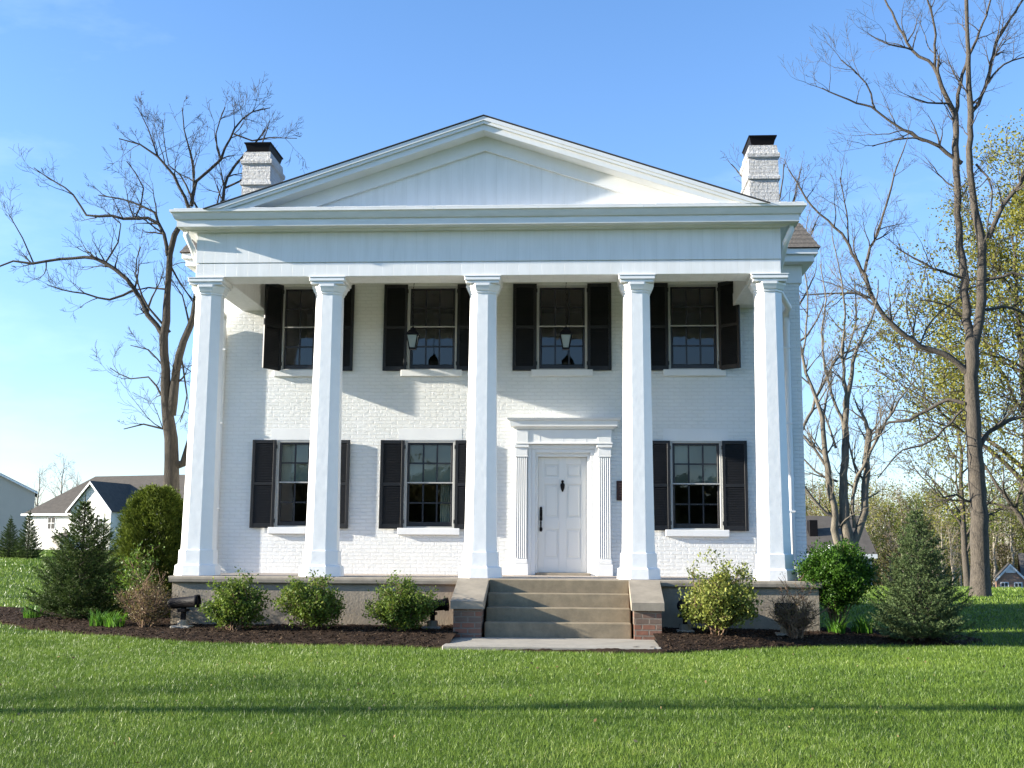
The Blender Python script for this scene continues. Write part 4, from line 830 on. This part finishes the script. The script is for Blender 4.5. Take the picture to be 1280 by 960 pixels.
SPR = leaf_mat('spruce_needles', (.016, .040, .010), (.085, .125, .026), trans=.15, rough=.6, c2=(.26, .25, .08), spec=.2)
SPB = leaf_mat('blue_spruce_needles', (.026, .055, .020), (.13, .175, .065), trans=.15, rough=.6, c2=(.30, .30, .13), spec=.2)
def spruce(name, label, px, py_top, Y, halfw, seed, mt, leader=.25, nw=22, group=None, dens=1.0, zb=None, cat='tree'):
    rng = np.random.default_rng(seed); q = at(px, py_top, Y=Y); z0 = float(bed_z(q.x, Y)) if (zb is None and bed_h(np.array([q.x]), np.array([Y]))[0] > 0) else float(ground_z(q.x, Y))
    hgt = q.z - z0; root = thing(name, label, cat, (q.x, Y, z0), group); T = Tubes(); T.add([(0, 0, -.05), (.01, 0, hgt * .5), (0, 0, hgt)], [hgt * .022, hgt * .014, .006], 8); T.build('trunk', BARK, root)
    B = Tubes(); cx = []; cd = []; cl = []
    for k in range(nw):
        u = (k + .5) / nw; z = hgt * (.02 + .90 * u ** 1.05); ln0 = halfw * (1 - u) ** .85 * (1 if u > .08 else .85) + .04 * hgt * .3
        nb_ = max(5, int(14 * (1 - u) + 5))
        for j in range(nb_):
            a = 2 * math.pi * (j + rng.random()) / nb_; ln = ln0 * rng.uniform(.66, 1.2); rise = .10 + .75 * u + rng.uniform(-.1, .12)
            d = np.array([math.cos(a), math.sin(a), rise]); d /= np.linalg.norm(d); p0 = np.array([0, 0, z]); n_ = 5
            pts = [p0 + d * ln * (i / n_) + np.array([0, 0, -.10 * ln * math.sin(math.pi * i / n_) + .08 * ln * (i / n_) ** 2]) for i in range(n_ + 1)]; B.add(pts, np.linspace(.008, .003, n_ + 1) * hgt / 2, 3)
            ns = max(3, int(ln / (.055 * hgt / 2)))
            for i in range(ns):
                s_ = .25 + .75 * (i + 1) / ns; pp = p0 + d * ln * s_ + np.array([0, 0, -.10 * ln * math.sin(math.pi * s_) + .08 * ln * s_ * s_])
                for sd_ in (-1, 1):
                    sdv = np.array([-math.sin(a), math.cos(a), 0]) * sd_; sl = (ln * .34 * (1.08 - s_) + .065 * hgt / 2) * rng.uniform(.6, 1.4); dv = d * .75 + sdv * .75 + np.array([0, 0, rng.uniform(-.1, .55)]); dv /= np.linalg.norm(dv)
                    cx.append(pp); cd.append(dv); cl.append(sl)
            cx.append(p0 + d * ln * .85); cd.append(d); cl.append(ln * .2 + .05)
    # leader shoots
    for k in range(5): cx.append(np.array([0, 0, hgt * (.86 + .02 * k)])); a = rng.uniform(0, 6.3); cd.append(np.array([.35 * math.cos(a), .35 * math.sin(a), .93])); cl.append(.10 * hgt)
    cx.append(np.array([0, 0, hgt * .9])); cd.append(np.array([0, 0, 1.])); cl.append(.1 * hgt)
    B.build('branches', BARK, root); cx, cd, cl = map(np.array, (cx, cd, cl))
    per = int(16 * dens); n = len(cx) * per; C = np.repeat(cx, per, 0); Dv = np.repeat(cd, per, 0); Ln = np.repeat(cl, per); u = rng.random(n); base = C + Dv * (Ln * u)[:, None]
    nd = rng.normal(size=(n, 3)); nd -= Dv * (nd * Dv).sum(1)[:, None]; nd /= np.linalg.norm(nd, axis=1)[:, None]; nd = nd * .8 + Dv * .75; nd[:, 2] += .12; nd /= np.linalg.norm(nd, axis=1)[:, None]
    sc = hgt / 2; l = .032 * sc * rng.uniform(.7, 1.3, n); sdv = np.cross(nd, rng.normal(size=(n, 3))); sdv /= np.linalg.norm(sdv, axis=1)[:, None] + 1e-9; w_ = (.0058 * sc * np.ones(n))[:, None]
    V = np.stack([base - sdv * w_, base + sdv * w_, base + nd * l[:, None]], 1).reshape(-1, 3)
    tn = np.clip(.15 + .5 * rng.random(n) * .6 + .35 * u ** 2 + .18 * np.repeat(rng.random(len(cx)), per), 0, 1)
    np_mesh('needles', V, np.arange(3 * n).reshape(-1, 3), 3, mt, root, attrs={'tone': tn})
    return root
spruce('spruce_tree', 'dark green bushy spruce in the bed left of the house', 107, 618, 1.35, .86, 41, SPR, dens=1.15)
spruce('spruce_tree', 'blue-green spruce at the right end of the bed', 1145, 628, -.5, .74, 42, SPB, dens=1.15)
spruce('spruce_tree', 'second dark spruce half hidden behind the left bed spruce', 131, 640, 5.5, .65, 43, SPR, dens=.6, nw=16)
spruce('spruce_tree', 'small dark spruce standing before the far pale house, right of its twin', 38, 637, 36, .68, 44, SPR, dens=1.3, nw=15)
spruce('spruce_tree', 'small dark spruce nearest the left picture edge, before the far pale house', 14, 645, 37, .66, 45, SPR, dens=1.3, nw=15)

ARB = leaf_mat('arborvitae_sprays', (.030, .052, .008), (.15, .19, .025), trans=.2, rough=.6, c2=(.30, .31, .06), spec=.2)
def arborvitae(px0, px1, py_top, Y, seed):
    rng = np.random.default_rng(seed); q0, q1 = at(px0, 700, Y=Y), at(px1, 700, Y=Y); cx = (q0.x + q1.x) / 2; r = (q1.x - q0.x) / 2; z0 = float(ground_z(cx, Y)); h = at((px0 + px1) / 2, py_top, Y=Y).z - z0
    root = thing('arborvitae_shrub', 'tall rounded yellow-green evergreen against the left corner of the house', 'shrub', (cx, Y, z0)); T = Tubes()
    for k in range(7): a = k * .9; T.add([(0, 0, -.05), (math.cos(a) * r * .3, math.sin(a) * r * .3, h * .5), (math.cos(a) * r * .45, math.sin(a) * r * .45, h * .9)], [.03, .02, .006], 6)
    T.build('trunk', BARK, root)
    n = 9000; a = rng.uniform(0, 6.283, n); z = rng.uniform(.02, 1.0, n) ** .95; lump = 1 + .13 * np.sin(a * 5 + z * 9) + .10 * rng.normal(size=n); rr = r * np.sqrt(np.clip(1 - np.abs(z * 1.02 - .42) ** 2.6 / .42 ** 2.6 * np.where(z < .42, .25, .0) - np.clip((z - .42) / .6, 0, 1) ** 2.4, .01, 1)) * lump * rng.uniform(.3, 1, n) ** .5
    C = np.stack([rr * np.cos(a), rr * np.sin(a), z * h], 1); per = 12
    P_ = np.repeat(C, per, 0); m_ = len(P_); out = np.stack([np.cos(np.repeat(a, per)), np.sin(np.repeat(a, per)), np.full(m_, 1.0)], 1) + rng.normal(size=(m_, 3)) * .45; out /= np.linalg.norm(out, axis=1)[:, None]
    P_ = P_ + rng.normal(size=(m_, 3)) * .030; l = rng.uniform(.03, .085, m_)[:, None]; sdv = np.cross(out, rng.normal(size=(m_, 3))); sdv /= np.linalg.norm(sdv, axis=1)[:, None]
    V = np.stack([P_, P_ + out * l * .6 + sdv * l * .14, P_ + out * l, P_ + out * l * .6 - sdv * l * .14], 1).reshape(-1, 3); tn = np.clip(rng.random(m_) * .5 + np.repeat(rng.random(n), per) * .5, 0, 1)
    np_mesh('foliage', V, np.arange(4 * m_).reshape(-1, 4), 4, ARB, root, attrs={'tone': tn})
arborvitae(151, 234, 612, 3.3, 51)

# ---------------------------------------------------------------- trees beyond the lawn
SPRL = leaf_mat('spring_leaves', (.11, .12, .02), (.27, .26, .05), trans=.4, rough=.6, c2=(.38, .36, .08), spec=.2)
SPRG = leaf_mat('green_spring_leaves', (.07, .10, .018), (.19, .22, .04), trans=.4, rough=.6, spec=.2)
SPRB = leaf_mat('brown_buds', (.11, .075, .045), (.24, .17, .09), trans=.3, rough=.7, spec=.2)
def proto_tree(name, h, seed, lm, bark, spread=.5, ends_keep=1., n_per=6, lsize=.16, lspread=.35, first=.3, lv=3, kids=(3, 4, 6), leafy=True):
    rng = np.random.default_rng(seed); root = thing(name, '', 'tree'); TR = Tubes(); T = [Tubes(), Tubes()]; ends = []
    lean = rng.normal(size=2) * .03 * h; pts = [np.array([lean[0] * u ** 1.5, lean[1] * u ** 1.5, -.2 + (h * .93 + .2) * u]) + rng.normal(size=3) * .05 * (u > 0) for u in np.linspace(0, 1, 10)]; rad = np.linspace(h * .017, h * .002, 10)
    TR.add(pts, rad, 9); TR.build('trunk', bark, root)
    for k in range(int(11 + 7 * spread)):
        u = first + (1 - first) * (k + rng.random()) / (11 + 7 * spread); u = min(u, .98); i = min(int(u * 9), 8); p = pts[i] + (pts[i + 1] - pts[i]) * (u * 9 - i); a = rng.uniform(0, 6.283); el = rng.uniform(.5, 1.1) + .3 * u
        d = np.array([math.cos(a) * math.cos(el), math.sin(a) * math.cos(el), math.sin(el)]); grow(T, p, d, h * spread * rng.uniform(.4, .75) * (1.25 - .75 * u), rad[i] * .5, lv, rng, ends, up=.06, wig=.2, kids=kids, rmin=.012 * h / 12)
    T[0].build('branches', bark, root); T[1].build('twigs', bark, root)
    if leafy:
        P_ = np.array([e[0] for e in ends]); P_ = P_[rng.random(len(P_)) < ends_keep]; V, Fc, tn = leaves(P_, None, n_per, lspread, lsize, rng, asp=.7); c = np.repeat(rng.random(len(P_)), n_per); tn = np.clip(tn * .5 + c * .5, 0, 1)
        np_mesh('leaf_crown', V, Fc, 4, lm, root, attrs={'tone': tn})
    return root
def setup(root, px, Y, label, group=None, s=1., rz=0., z=None):
    q = at(px, 700, Y=Y); root.location = (q.x, Y, float(ground_z(q.x, Y)) if z is None else z); root.scale = (s, s, s); root.rotation_euler.z = rz; root['label'] = label
    if group: root['group'] = group
    return root
ya = proto_tree('spring_tree', 17.5, 61, SPRL, BARK, spread=.55, n_per=18, lsize=.13, lspread=.38, first=.14, ends_keep=.85)
setup(ya, 1292, 34, 'largest yellow-green leafing tree filling the right edge behind the tallest bare tree')
yb = proto_tree('spring_tree', 13, 62, SPRL, BARK, spread=.5, n_per=8, lsize=.12, lspread=.35, first=.2, ends_keep=.32)
setup(yb, 1208, 46, 'thin yellow-green leafing tree just left of the tallest bare trunk', s=.95)
yc = copy_tree(ya); setup(yc, 1345, 30, 'yellow-green leafing tree cut by the right edge of the picture', s=1.0, rz=2.1)
Gb = 'trees of the wood beyond the right lawn'
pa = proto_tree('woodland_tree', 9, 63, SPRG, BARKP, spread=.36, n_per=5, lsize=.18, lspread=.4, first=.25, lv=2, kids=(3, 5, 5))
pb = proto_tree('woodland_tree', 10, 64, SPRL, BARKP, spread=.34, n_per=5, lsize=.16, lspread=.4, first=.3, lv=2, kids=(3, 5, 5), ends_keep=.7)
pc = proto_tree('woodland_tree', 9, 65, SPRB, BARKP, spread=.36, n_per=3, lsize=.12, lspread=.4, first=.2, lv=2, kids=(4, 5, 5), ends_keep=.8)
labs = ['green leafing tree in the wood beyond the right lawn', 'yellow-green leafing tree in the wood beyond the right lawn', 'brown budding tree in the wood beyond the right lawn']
rng = np.random.default_rng(5); first = [True] * 3
for k in range(80):
    px = 985 + (k * 331 / 80 * 1.02) + rng.uniform(-6, 6); kind = int(rng.choice([0, 1, 2], p=[.3, .35, .35])); Y = rng.uniform(76, 112) if px < 1205 else rng.uniform(112, 126); pr_ = (pa, pb, pc)[kind]
    o = pr_ if first[kind] else copy_tree(pr_); first[kind] = False
    setup(o, px, Y, labs[kind], Gb, s=rng.uniform(.62, .98) * (1.0 + (Y - 76) / 120), rz=rng.uniform(0, 6.28))
# hazy brush at the foot of the wood: nobody could count it
rng = np.random.default_rng(8); n = 16000; xx = rng.uniform(8, 75, n); yy = rng.uniform(84, 118, n); yy = np.where(xx > 34, rng.uniform(112, 128, n), yy); zz = -1.9 + rng.random(n) ** 1.4 * (3.4 + 1.6 * noise2(xx, yy, 3.5, 4))
V, Fc, tn = leaves(np.stack([xx, yy, zz], 1), None, 7, .45, .30, rng, asp=.35); BR = leaf_mat('brush', (.07, .058, .03), (.17, .15, .055), trans=.3, rough=.8, c2=(.24, .24, .07), spec=.1)
tag(np_mesh('undergrowth', V, Fc, 4, BR, attrs={'tone': tn}), 'brown and olive undergrowth along the foot of the far wood', 'undergrowth', kind='stuff')
rng = np.random.default_rng(18); n = 13000; xx = rng.uniform(-70, 70, n); yy = rng.uniform(-90, -82, n); zz = rng.random(n) * (6.0 + 3.5 * noise2(xx + 100, yy + 200, 5, 6))
V, Fc, tn = leaves(np.stack([xx, yy, zz], 1), None, 5, .5, 1.1, rng, asp=.8)
tag(np_mesh('woods', V, Fc, 4, BR, attrs={'tone': tn}), 'wood across the lawn behind the viewer, seen only mirrored in the panes', 'woods', kind='stuff')
# small far bare trees at left
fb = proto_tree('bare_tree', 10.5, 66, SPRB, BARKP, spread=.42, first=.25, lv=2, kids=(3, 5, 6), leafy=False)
setup(fb, 42, 160, 'far bare tree over the pale house, leftmost of the three', s=1.35)
setup(copy_tree(fb), 70, 158, 'far bare tree over the pale house, middle and tallest of the three', s=1.5, rz=2)
setup(copy_tree(fb), 92, 162, 'far bare tree over the pale house, rightmost of the three', s=1.3, rz=4)
# off to the left: the trees whose long shadows cross the lawn
sa = proto_tree('shade_tree', 15, 67, SPRB, BARKD, spread=.34, first=.33, lv=2, kids=(3, 4, 5), leafy=False); sa.location = (-24, -12.1, 0); sa['label'] = 'bare tree outside the left edge, its shadow crosses the front lawn'
sb = copy_tree(sa); sb.location = (-34, 3.8, 0); sb.rotation_euler.z = 2; sb['label'] = 'bare tree outside the left edge, its shadow crosses the left lawn'
sc_ = copy_tree(sa); sc_.location = (-38, 8.5, .1); sc_.rotation_euler.z = 4; sc_.scale = (1.2,) * 3; sc_['label'] = 'bare tree farthest back outside the left edge of the picture'

# ---------------------------------------------------------------- neighbouring houses
SID = mat('pale_siding', (.72, .71, .66), .6, var=(.68, .67, .62), vscale=.6)
SIDT = mat('tan_siding', (.50, .45, .38), .6, var=(.46, .41, .35), vscale=.6)
RF = mat('roof_grey_brown', (.115, .103, .09), .95, var=(.085, .077, .068), vscale=2.5, spec=.05)
FB = brick_mat('far_brick', (.32, .17, .10), (.27, .14, .09), (.36, .30, .25), bump=.2, bw=.3, rh=.1)
WG = mat('far_window_glass', (.04, .05, .06), .1)
def gable_block(mb_w, mb_r, mb_t, x0, x1, y0, y1, z0, ze, zr, ridge='y', ov=.4, hip=0):
    """walls, roof slabs and white edge boards of a gabled block"""
    if ridge == 'y':
        xm = (x0 + x1) / 2; mb_w.prism([(x0, z0), (x1, z0), (x1, ze), (xm, zr - .12), (x0, ze)], 'y', y0, y1); sl = (zr - ze) / (xm - x0)
        for s_, xe in ((-1, x0 - ov), (1, x1 + ov)):
            zE = ze - sl * ov; poly = [(xm, zr), (xe, zE), (xe, zE + .16), (xm, zr + .17)]; mb_r.prism(poly, 'y', y0 - ov, y1 + ov)
            mb_t.prism([(xm, zr - .16), (xe, zE - .16), (xe, zE + .10), (xm, zr + .10)], 'y', y0 - ov - .06, y0 - ov - .005)
    elif hip:
        ym = (y0 + y1) / 2; mb_w.box(x0, x1, y0, y1, z0, ze); sl = (zr - ze) / (ym - y0); zE = ze - sl * ov; a, b, c, d = x0 - ov, x1 + ov, y0 - ov, y1 + ov
        mb_r.add([(a, c, zE), (b, c, zE), (b, d, zE), (a, d, zE), (a + hip, ym, zr), (b, ym, zr)], [(0, 1, 5, 4), (2, 3, 4, 5), (3, 0, 4), (1, 2, 5), (0, 3, 2, 1)])
        mb_t.box(a, b, c - .08, c - .005, zE - .14, zE + .08); mb_t.box(a - .08, a - .005, c, d, zE - .14, zE + .08)
    else:
        ym = (y0 + y1) / 2; mb_w.prism([(y0, z0), (y1, z0), (y1, ze), (ym, zr - .12), (y0, ze)], 'x', x0, x1); sl = (zr - ze) / (ym - y0)
        for s_, ye in ((-1, y0 - ov), (1, y1 + ov)):
            zE = ze - sl * ov; mb_r.prism([(ym, zr), (ye, zE), (ye, zE + .16), (ym, zr + .17)], 'x', x0 - ov, x1 + ov)
        mb_t.box(x0 - ov, x1 + ov, y0 - ov - .08, y0 - ov - .005, ze - sl * ov - .12, ze - sl * ov + .16)
def hwindow(mb, mg, x, z, y, w_=.9, h=1.4):
    mb.box(x - w_ / 2 - .1, x + w_ / 2 + .1, y - .05, y, z - .1, z + h + .1); mg.box(x - w_ / 2, x + w_ / 2, y - .07, y - .051, z, z + h)
    mb.box(x - .03, x + .03, y - .09, y - .071, z, z + h); mb.box(x - w_ / 2, x + w_ / 2, y - .089, y - .0715, z + h / 2 - .03, z + h / 2 + .03)
def far_house(name, label, px, Y, blocks, wins, wallm, z0, extra=None, cat='house', rot=0):
    base = at(px, 690, Y=Y); base.z = z0; root = thing(name, label, cat, base)
    mw, mr, mt = MB(), MB(), MB()
    for b in blocks: gable_block(mw, mr, mt, *b)
    for mbx, nm, mm in ((mw, 'wall', wallm), (mr, 'roof', RF), (mt, 'trim', WHITE)): mbx.build(nm, mm).parent = root
    for (x, z, y, w_, h) in wins:
        f, g = MB((x, y, z)), MB((0, 0, 0)); hwindow(f, g, x, z, y, w_, h); fo = f.build('window', WHITE); fo.parent = root; g.off = Vector((x, y, z)); g.v = [(a - x, b - y, c - z) for a, b, c in g.v]; go = g.build('pane', WG); go.parent = fo; go.location = (0, 0, 0)
    if extra: extra(root)
    root.rotation_euler.z = R(rot)
    return root
def X_(px, Y, ref): return at(px, 690, Y=Y).x - at(ref, 690, Y=Y).x
def Z_(px, py, Y): return at(px, py, Y=Y).z
# pale house with a front gable, left
Y0 = 100; ref = 110; g0 = .3
ze = Z_(110, 636, Y0) - g0; zr = Z_(110, 603, Y0) - g0
zw = Z_(60, 639, Y0 + 1.5) - g0; zrr = Z_(100, 599, Y0 + 7) - g0
def porch(root):
    m = MB(); m.box(X_(62, Y0, ref), X_(76, Y0, ref), -.9, 1.4, 0, Z_(70, 672, Y0) - g0); m.build('porch', SIDT).parent = root
    m = MB(); m.prism([(-1.2, Z_(70, 672, Y0) - g0), (1.4, Z_(70, 672, Y0) - g0), (1.4, Z_(70, 664, Y0) - g0)], 'x', X_(60, Y0, ref), X_(79, Y0, ref)); m.build('porch_roof', RF).parent = root
far_house('suburban_house', 'pale two storey house with front gable and brown roof at left', ref, Y0,
    [(X_(80, Y0, ref), X_(141, Y0, ref), 0, 7, -.5, ze, zr, 'y', .35), (X_(-4, Y0, ref), X_(262, Y0, ref), 1.5, 13.5, -.5, zw, Z_(100, 594, Y0 + 7) - g0, 'x', .4, 4.2)],
    [(X_(124, Y0, ref), Z_(124, 663, Y0) - g0, 0, .9, 1.2), (X_(75.5, Y0, ref), Z_(75, 660, Y0) - g0, 1.5, .6, 1.3), (X_(57, Y0, ref), Z_(57, 694, Y0) - g0, 1.5, .9, 1.2), (X_(36, Y0, ref), Z_(36, 660, Y0) - g0, 1.5, .9, 1.2)], SID, g0, porch, rot=-17)
Y1 = 128; ref = 8
far_house('suburban_house', 'tan house with grey gable end cut by the left edge of the picture', ref, Y1,
    [(X_(-62, Y1, ref), X_(36, Y1, ref), 0, 14, -.6, Z_(20, 614, Y1) - g0, Z_(-10, 592, Y1) - g0 + .3, 'y', .3)], [(X_(-20, Y1, ref), Z_(0, 640, Y1) - g0, 0, .9, 1.3)], SIDT, g0, rot=26)
# brown-roofed house behind the many-stemmed tree
Y2 = 58; ref = 1045; g0 = -1.4
def chim(root):
    q = MB(); x = X_(1024, Y2, ref); q.cbox(x - .28, x + .28, 1.6, 2.4, 3.0, Z_(1024, 649, Y2) - g0, .03); q.build('chimney', METAL).parent = root
    q = MB(); x = X_(1039, Y2, ref); za = Z_(1039, 688, Y2) - g0; q.prism([(x - .8, za - .6), (x + .8, za - .6), (x + .8, za - .25), (x, za + .35), (x - .8, za - .25)], 'y', -.6, 2.0); q.build('dormer', WHITE).parent = root
far_house('suburban_house', 'brown roofed house behind the many-stemmed bare tree at right', ref, Y2,
    [(X_(975, Y2, ref), X_(1089, Y2, ref), 0, 8, -1, Z_(1050, 692, Y2) - g0, Z_(1050, 648, Y2 + 4) - g0, 'x', .3)], [(X_(1078, Y2, ref), .9, 0, .9, 1.2), (X_(1000, Y2, ref), .9, 0, .9, 1.2)], mat('blue_grey_siding', (.45, .47, .48), .6), g0, chim)
Y3 = 96; ref = 1262; g0 = -1.75
def fan(root):
    q = MB(); zc = Z_(1262, 716, Y3) - g0; pts = [(.45 * math.cos(a), zc + .55 * math.sin(a)) for a in np.linspace(0, math.pi, 9)]; q.prism(pts, 'y', -.06, -.01); q.build('fan_window', WHITE).parent = root
far_house('brick_house', 'small orange brick gabled house far off at the right edge', ref, Y3,
    [(X_(1245, Y3, ref), X_(1279, Y3, ref), 0, 9, -1, Z_(1262, 724, Y3) - g0, Z_(1262, 706, Y3) - g0, 'y', .12), (X_(1279, Y3, ref) + .02, X_(1330, Y3, ref), 2, 12, -1, Z_(1262, 722, Y3) - g0, Z_(1262, 693, Y3) - g0, 'x', .3)],
    [(X_(1254, Y3, ref), .1, 0, .55, .75), (X_(1270, Y3, ref), .1, 0, .55, .75)], FB, g0, fan, rot=-18)

# ---------------------------------------------------------------- grass
def grass(n_try, x0, x1, y0, y1, dens, seed, hmul=1., wmul=1.):
    rng = np.random.default_rng(seed); x = rng.uniform(x0, x1, n_try); y = rng.uniform(y0, y1, n_try)
    dist = np.hypot(x - CAMLOC.x, y - CAMLOC.y); k = rng.random(n_try) < np.clip(dens(dist), 0, 1)
    k &= bed_h(x, y) < .03; k &= ~((x > .50) & (x < 3.49) & (y > -2.74) & (y < 0)) & ~((x > -4.2) & (x < 6.2) & (y > -1) & (y < 13)) & ~((x > -5) & (x < 6.6) & (y > P) & (y < 13))
    # inside the picture's field, with a margin each side
    lat = (x - CAMLOC.x) + (y - CAMLOC.y) * math.tan(R(YAW)); k &= np.abs(lat) < (y - CAMLOC.y) * .52 + 1.2; k &= y > -14.2
    x, y, dist = x[k], y[k], dist[k]; n = len(x); z = ground_z(x, y); patch = noise2(x, y, .5, 1) * .5 + noise2(x, y, .13, 2) * .5
    h = (.010 + .028 * rng.random(n) ** 1.6 + .030 * patch * rng.random(n)) * hmul * (1 + .02 * dist); a = rng.uniform(0, 6.283, n); lean = rng.uniform(.1, .95, n) * h; wv = .0023 * wmul * np.maximum(dist / 8, .8) * rng.uniform(.7, 1.3, n)
    face = rng.uniform(0, 6.283, n); ux, uy = np.cos(face) * wv, np.sin(face) * wv
    b = np.stack([x, y, z - .01], 1); V = np.stack([b + np.stack([ux, uy, 0 * z], 1), b - np.stack([ux, uy, 0 * z], 1), b + np.stack([np.cos(a) * lean, np.sin(a) * lean, h], 1)], 1)
    tone = np.clip(.62 * rng.random(n) ** 1.3 + .30 * noise2(x, y, 1.3, 9) + .26 * noise2(x, y, .2, 10) - .04, 0, 1)
    return V.reshape(-1, 3), tone
GRM = leaf_mat('grass_blades', (.040, .095, .010), (.20, .29, .038), trans=.3, rough=.42, c2=(.38, .42, .12), spec=.35)
V1, t1 = grass(3600000, -9, 15, -14, -1.0, lambda d: 1.1 * (5.5 / d) ** 1.0, 1)
V2, t2 = grass(420000, -26, 26, -1.0, 26, lambda d: (19 / d) ** 1.2, 2, hmul=1.2, wmul=1.5)
V3, t3 = grass(170000, -46, -5, 26, 62, lambda d: d * 0 + 1, 3, hmul=1.4, wmul=1.8); V4, t4 = grass(110000, 7, 40, 26, 48, lambda d: d * 0 + 1, 4, hmul=1.3, wmul=1.8)
V = np.concatenate([V1, V2, V3, V4]); tn = np.concatenate([t1, t2, t3, t4])
print('grass blades', len(tn))
tag(np_mesh('grass', V, np.arange(len(V)).reshape(-1, 3), 3, GRM, attrs={'tone': tn}), 'bright green mown lawn grass around the house', 'grass', kind='stuff')

rng = np.random.default_rng(77); n = 420; x = rng.uniform(-8, 13, n); y = rng.uniform(-13, -2.9, n); k = (bed_h(x, y) < 0) & ~((x > .3) & (x < 3.7) & (y > -2.8)); x, y = x[k], y[k]
V, Fc, tn = leaves(np.stack([x, y, ground_z(x, y) + .045], 1), None, 1, .01, .035, rng, up=-.2, asp=.6)
tag(np_mesh('fallen_leaves', V, Fc, 4, leaf_mat('dry_leaf', (.16, .10, .05), (.36, .28, .15), trans=.1, rough=.8, spec=.1), attrs={'tone': tn}), 'small dry leaves scattered over the lawn', 'leaves', kind='stuff')
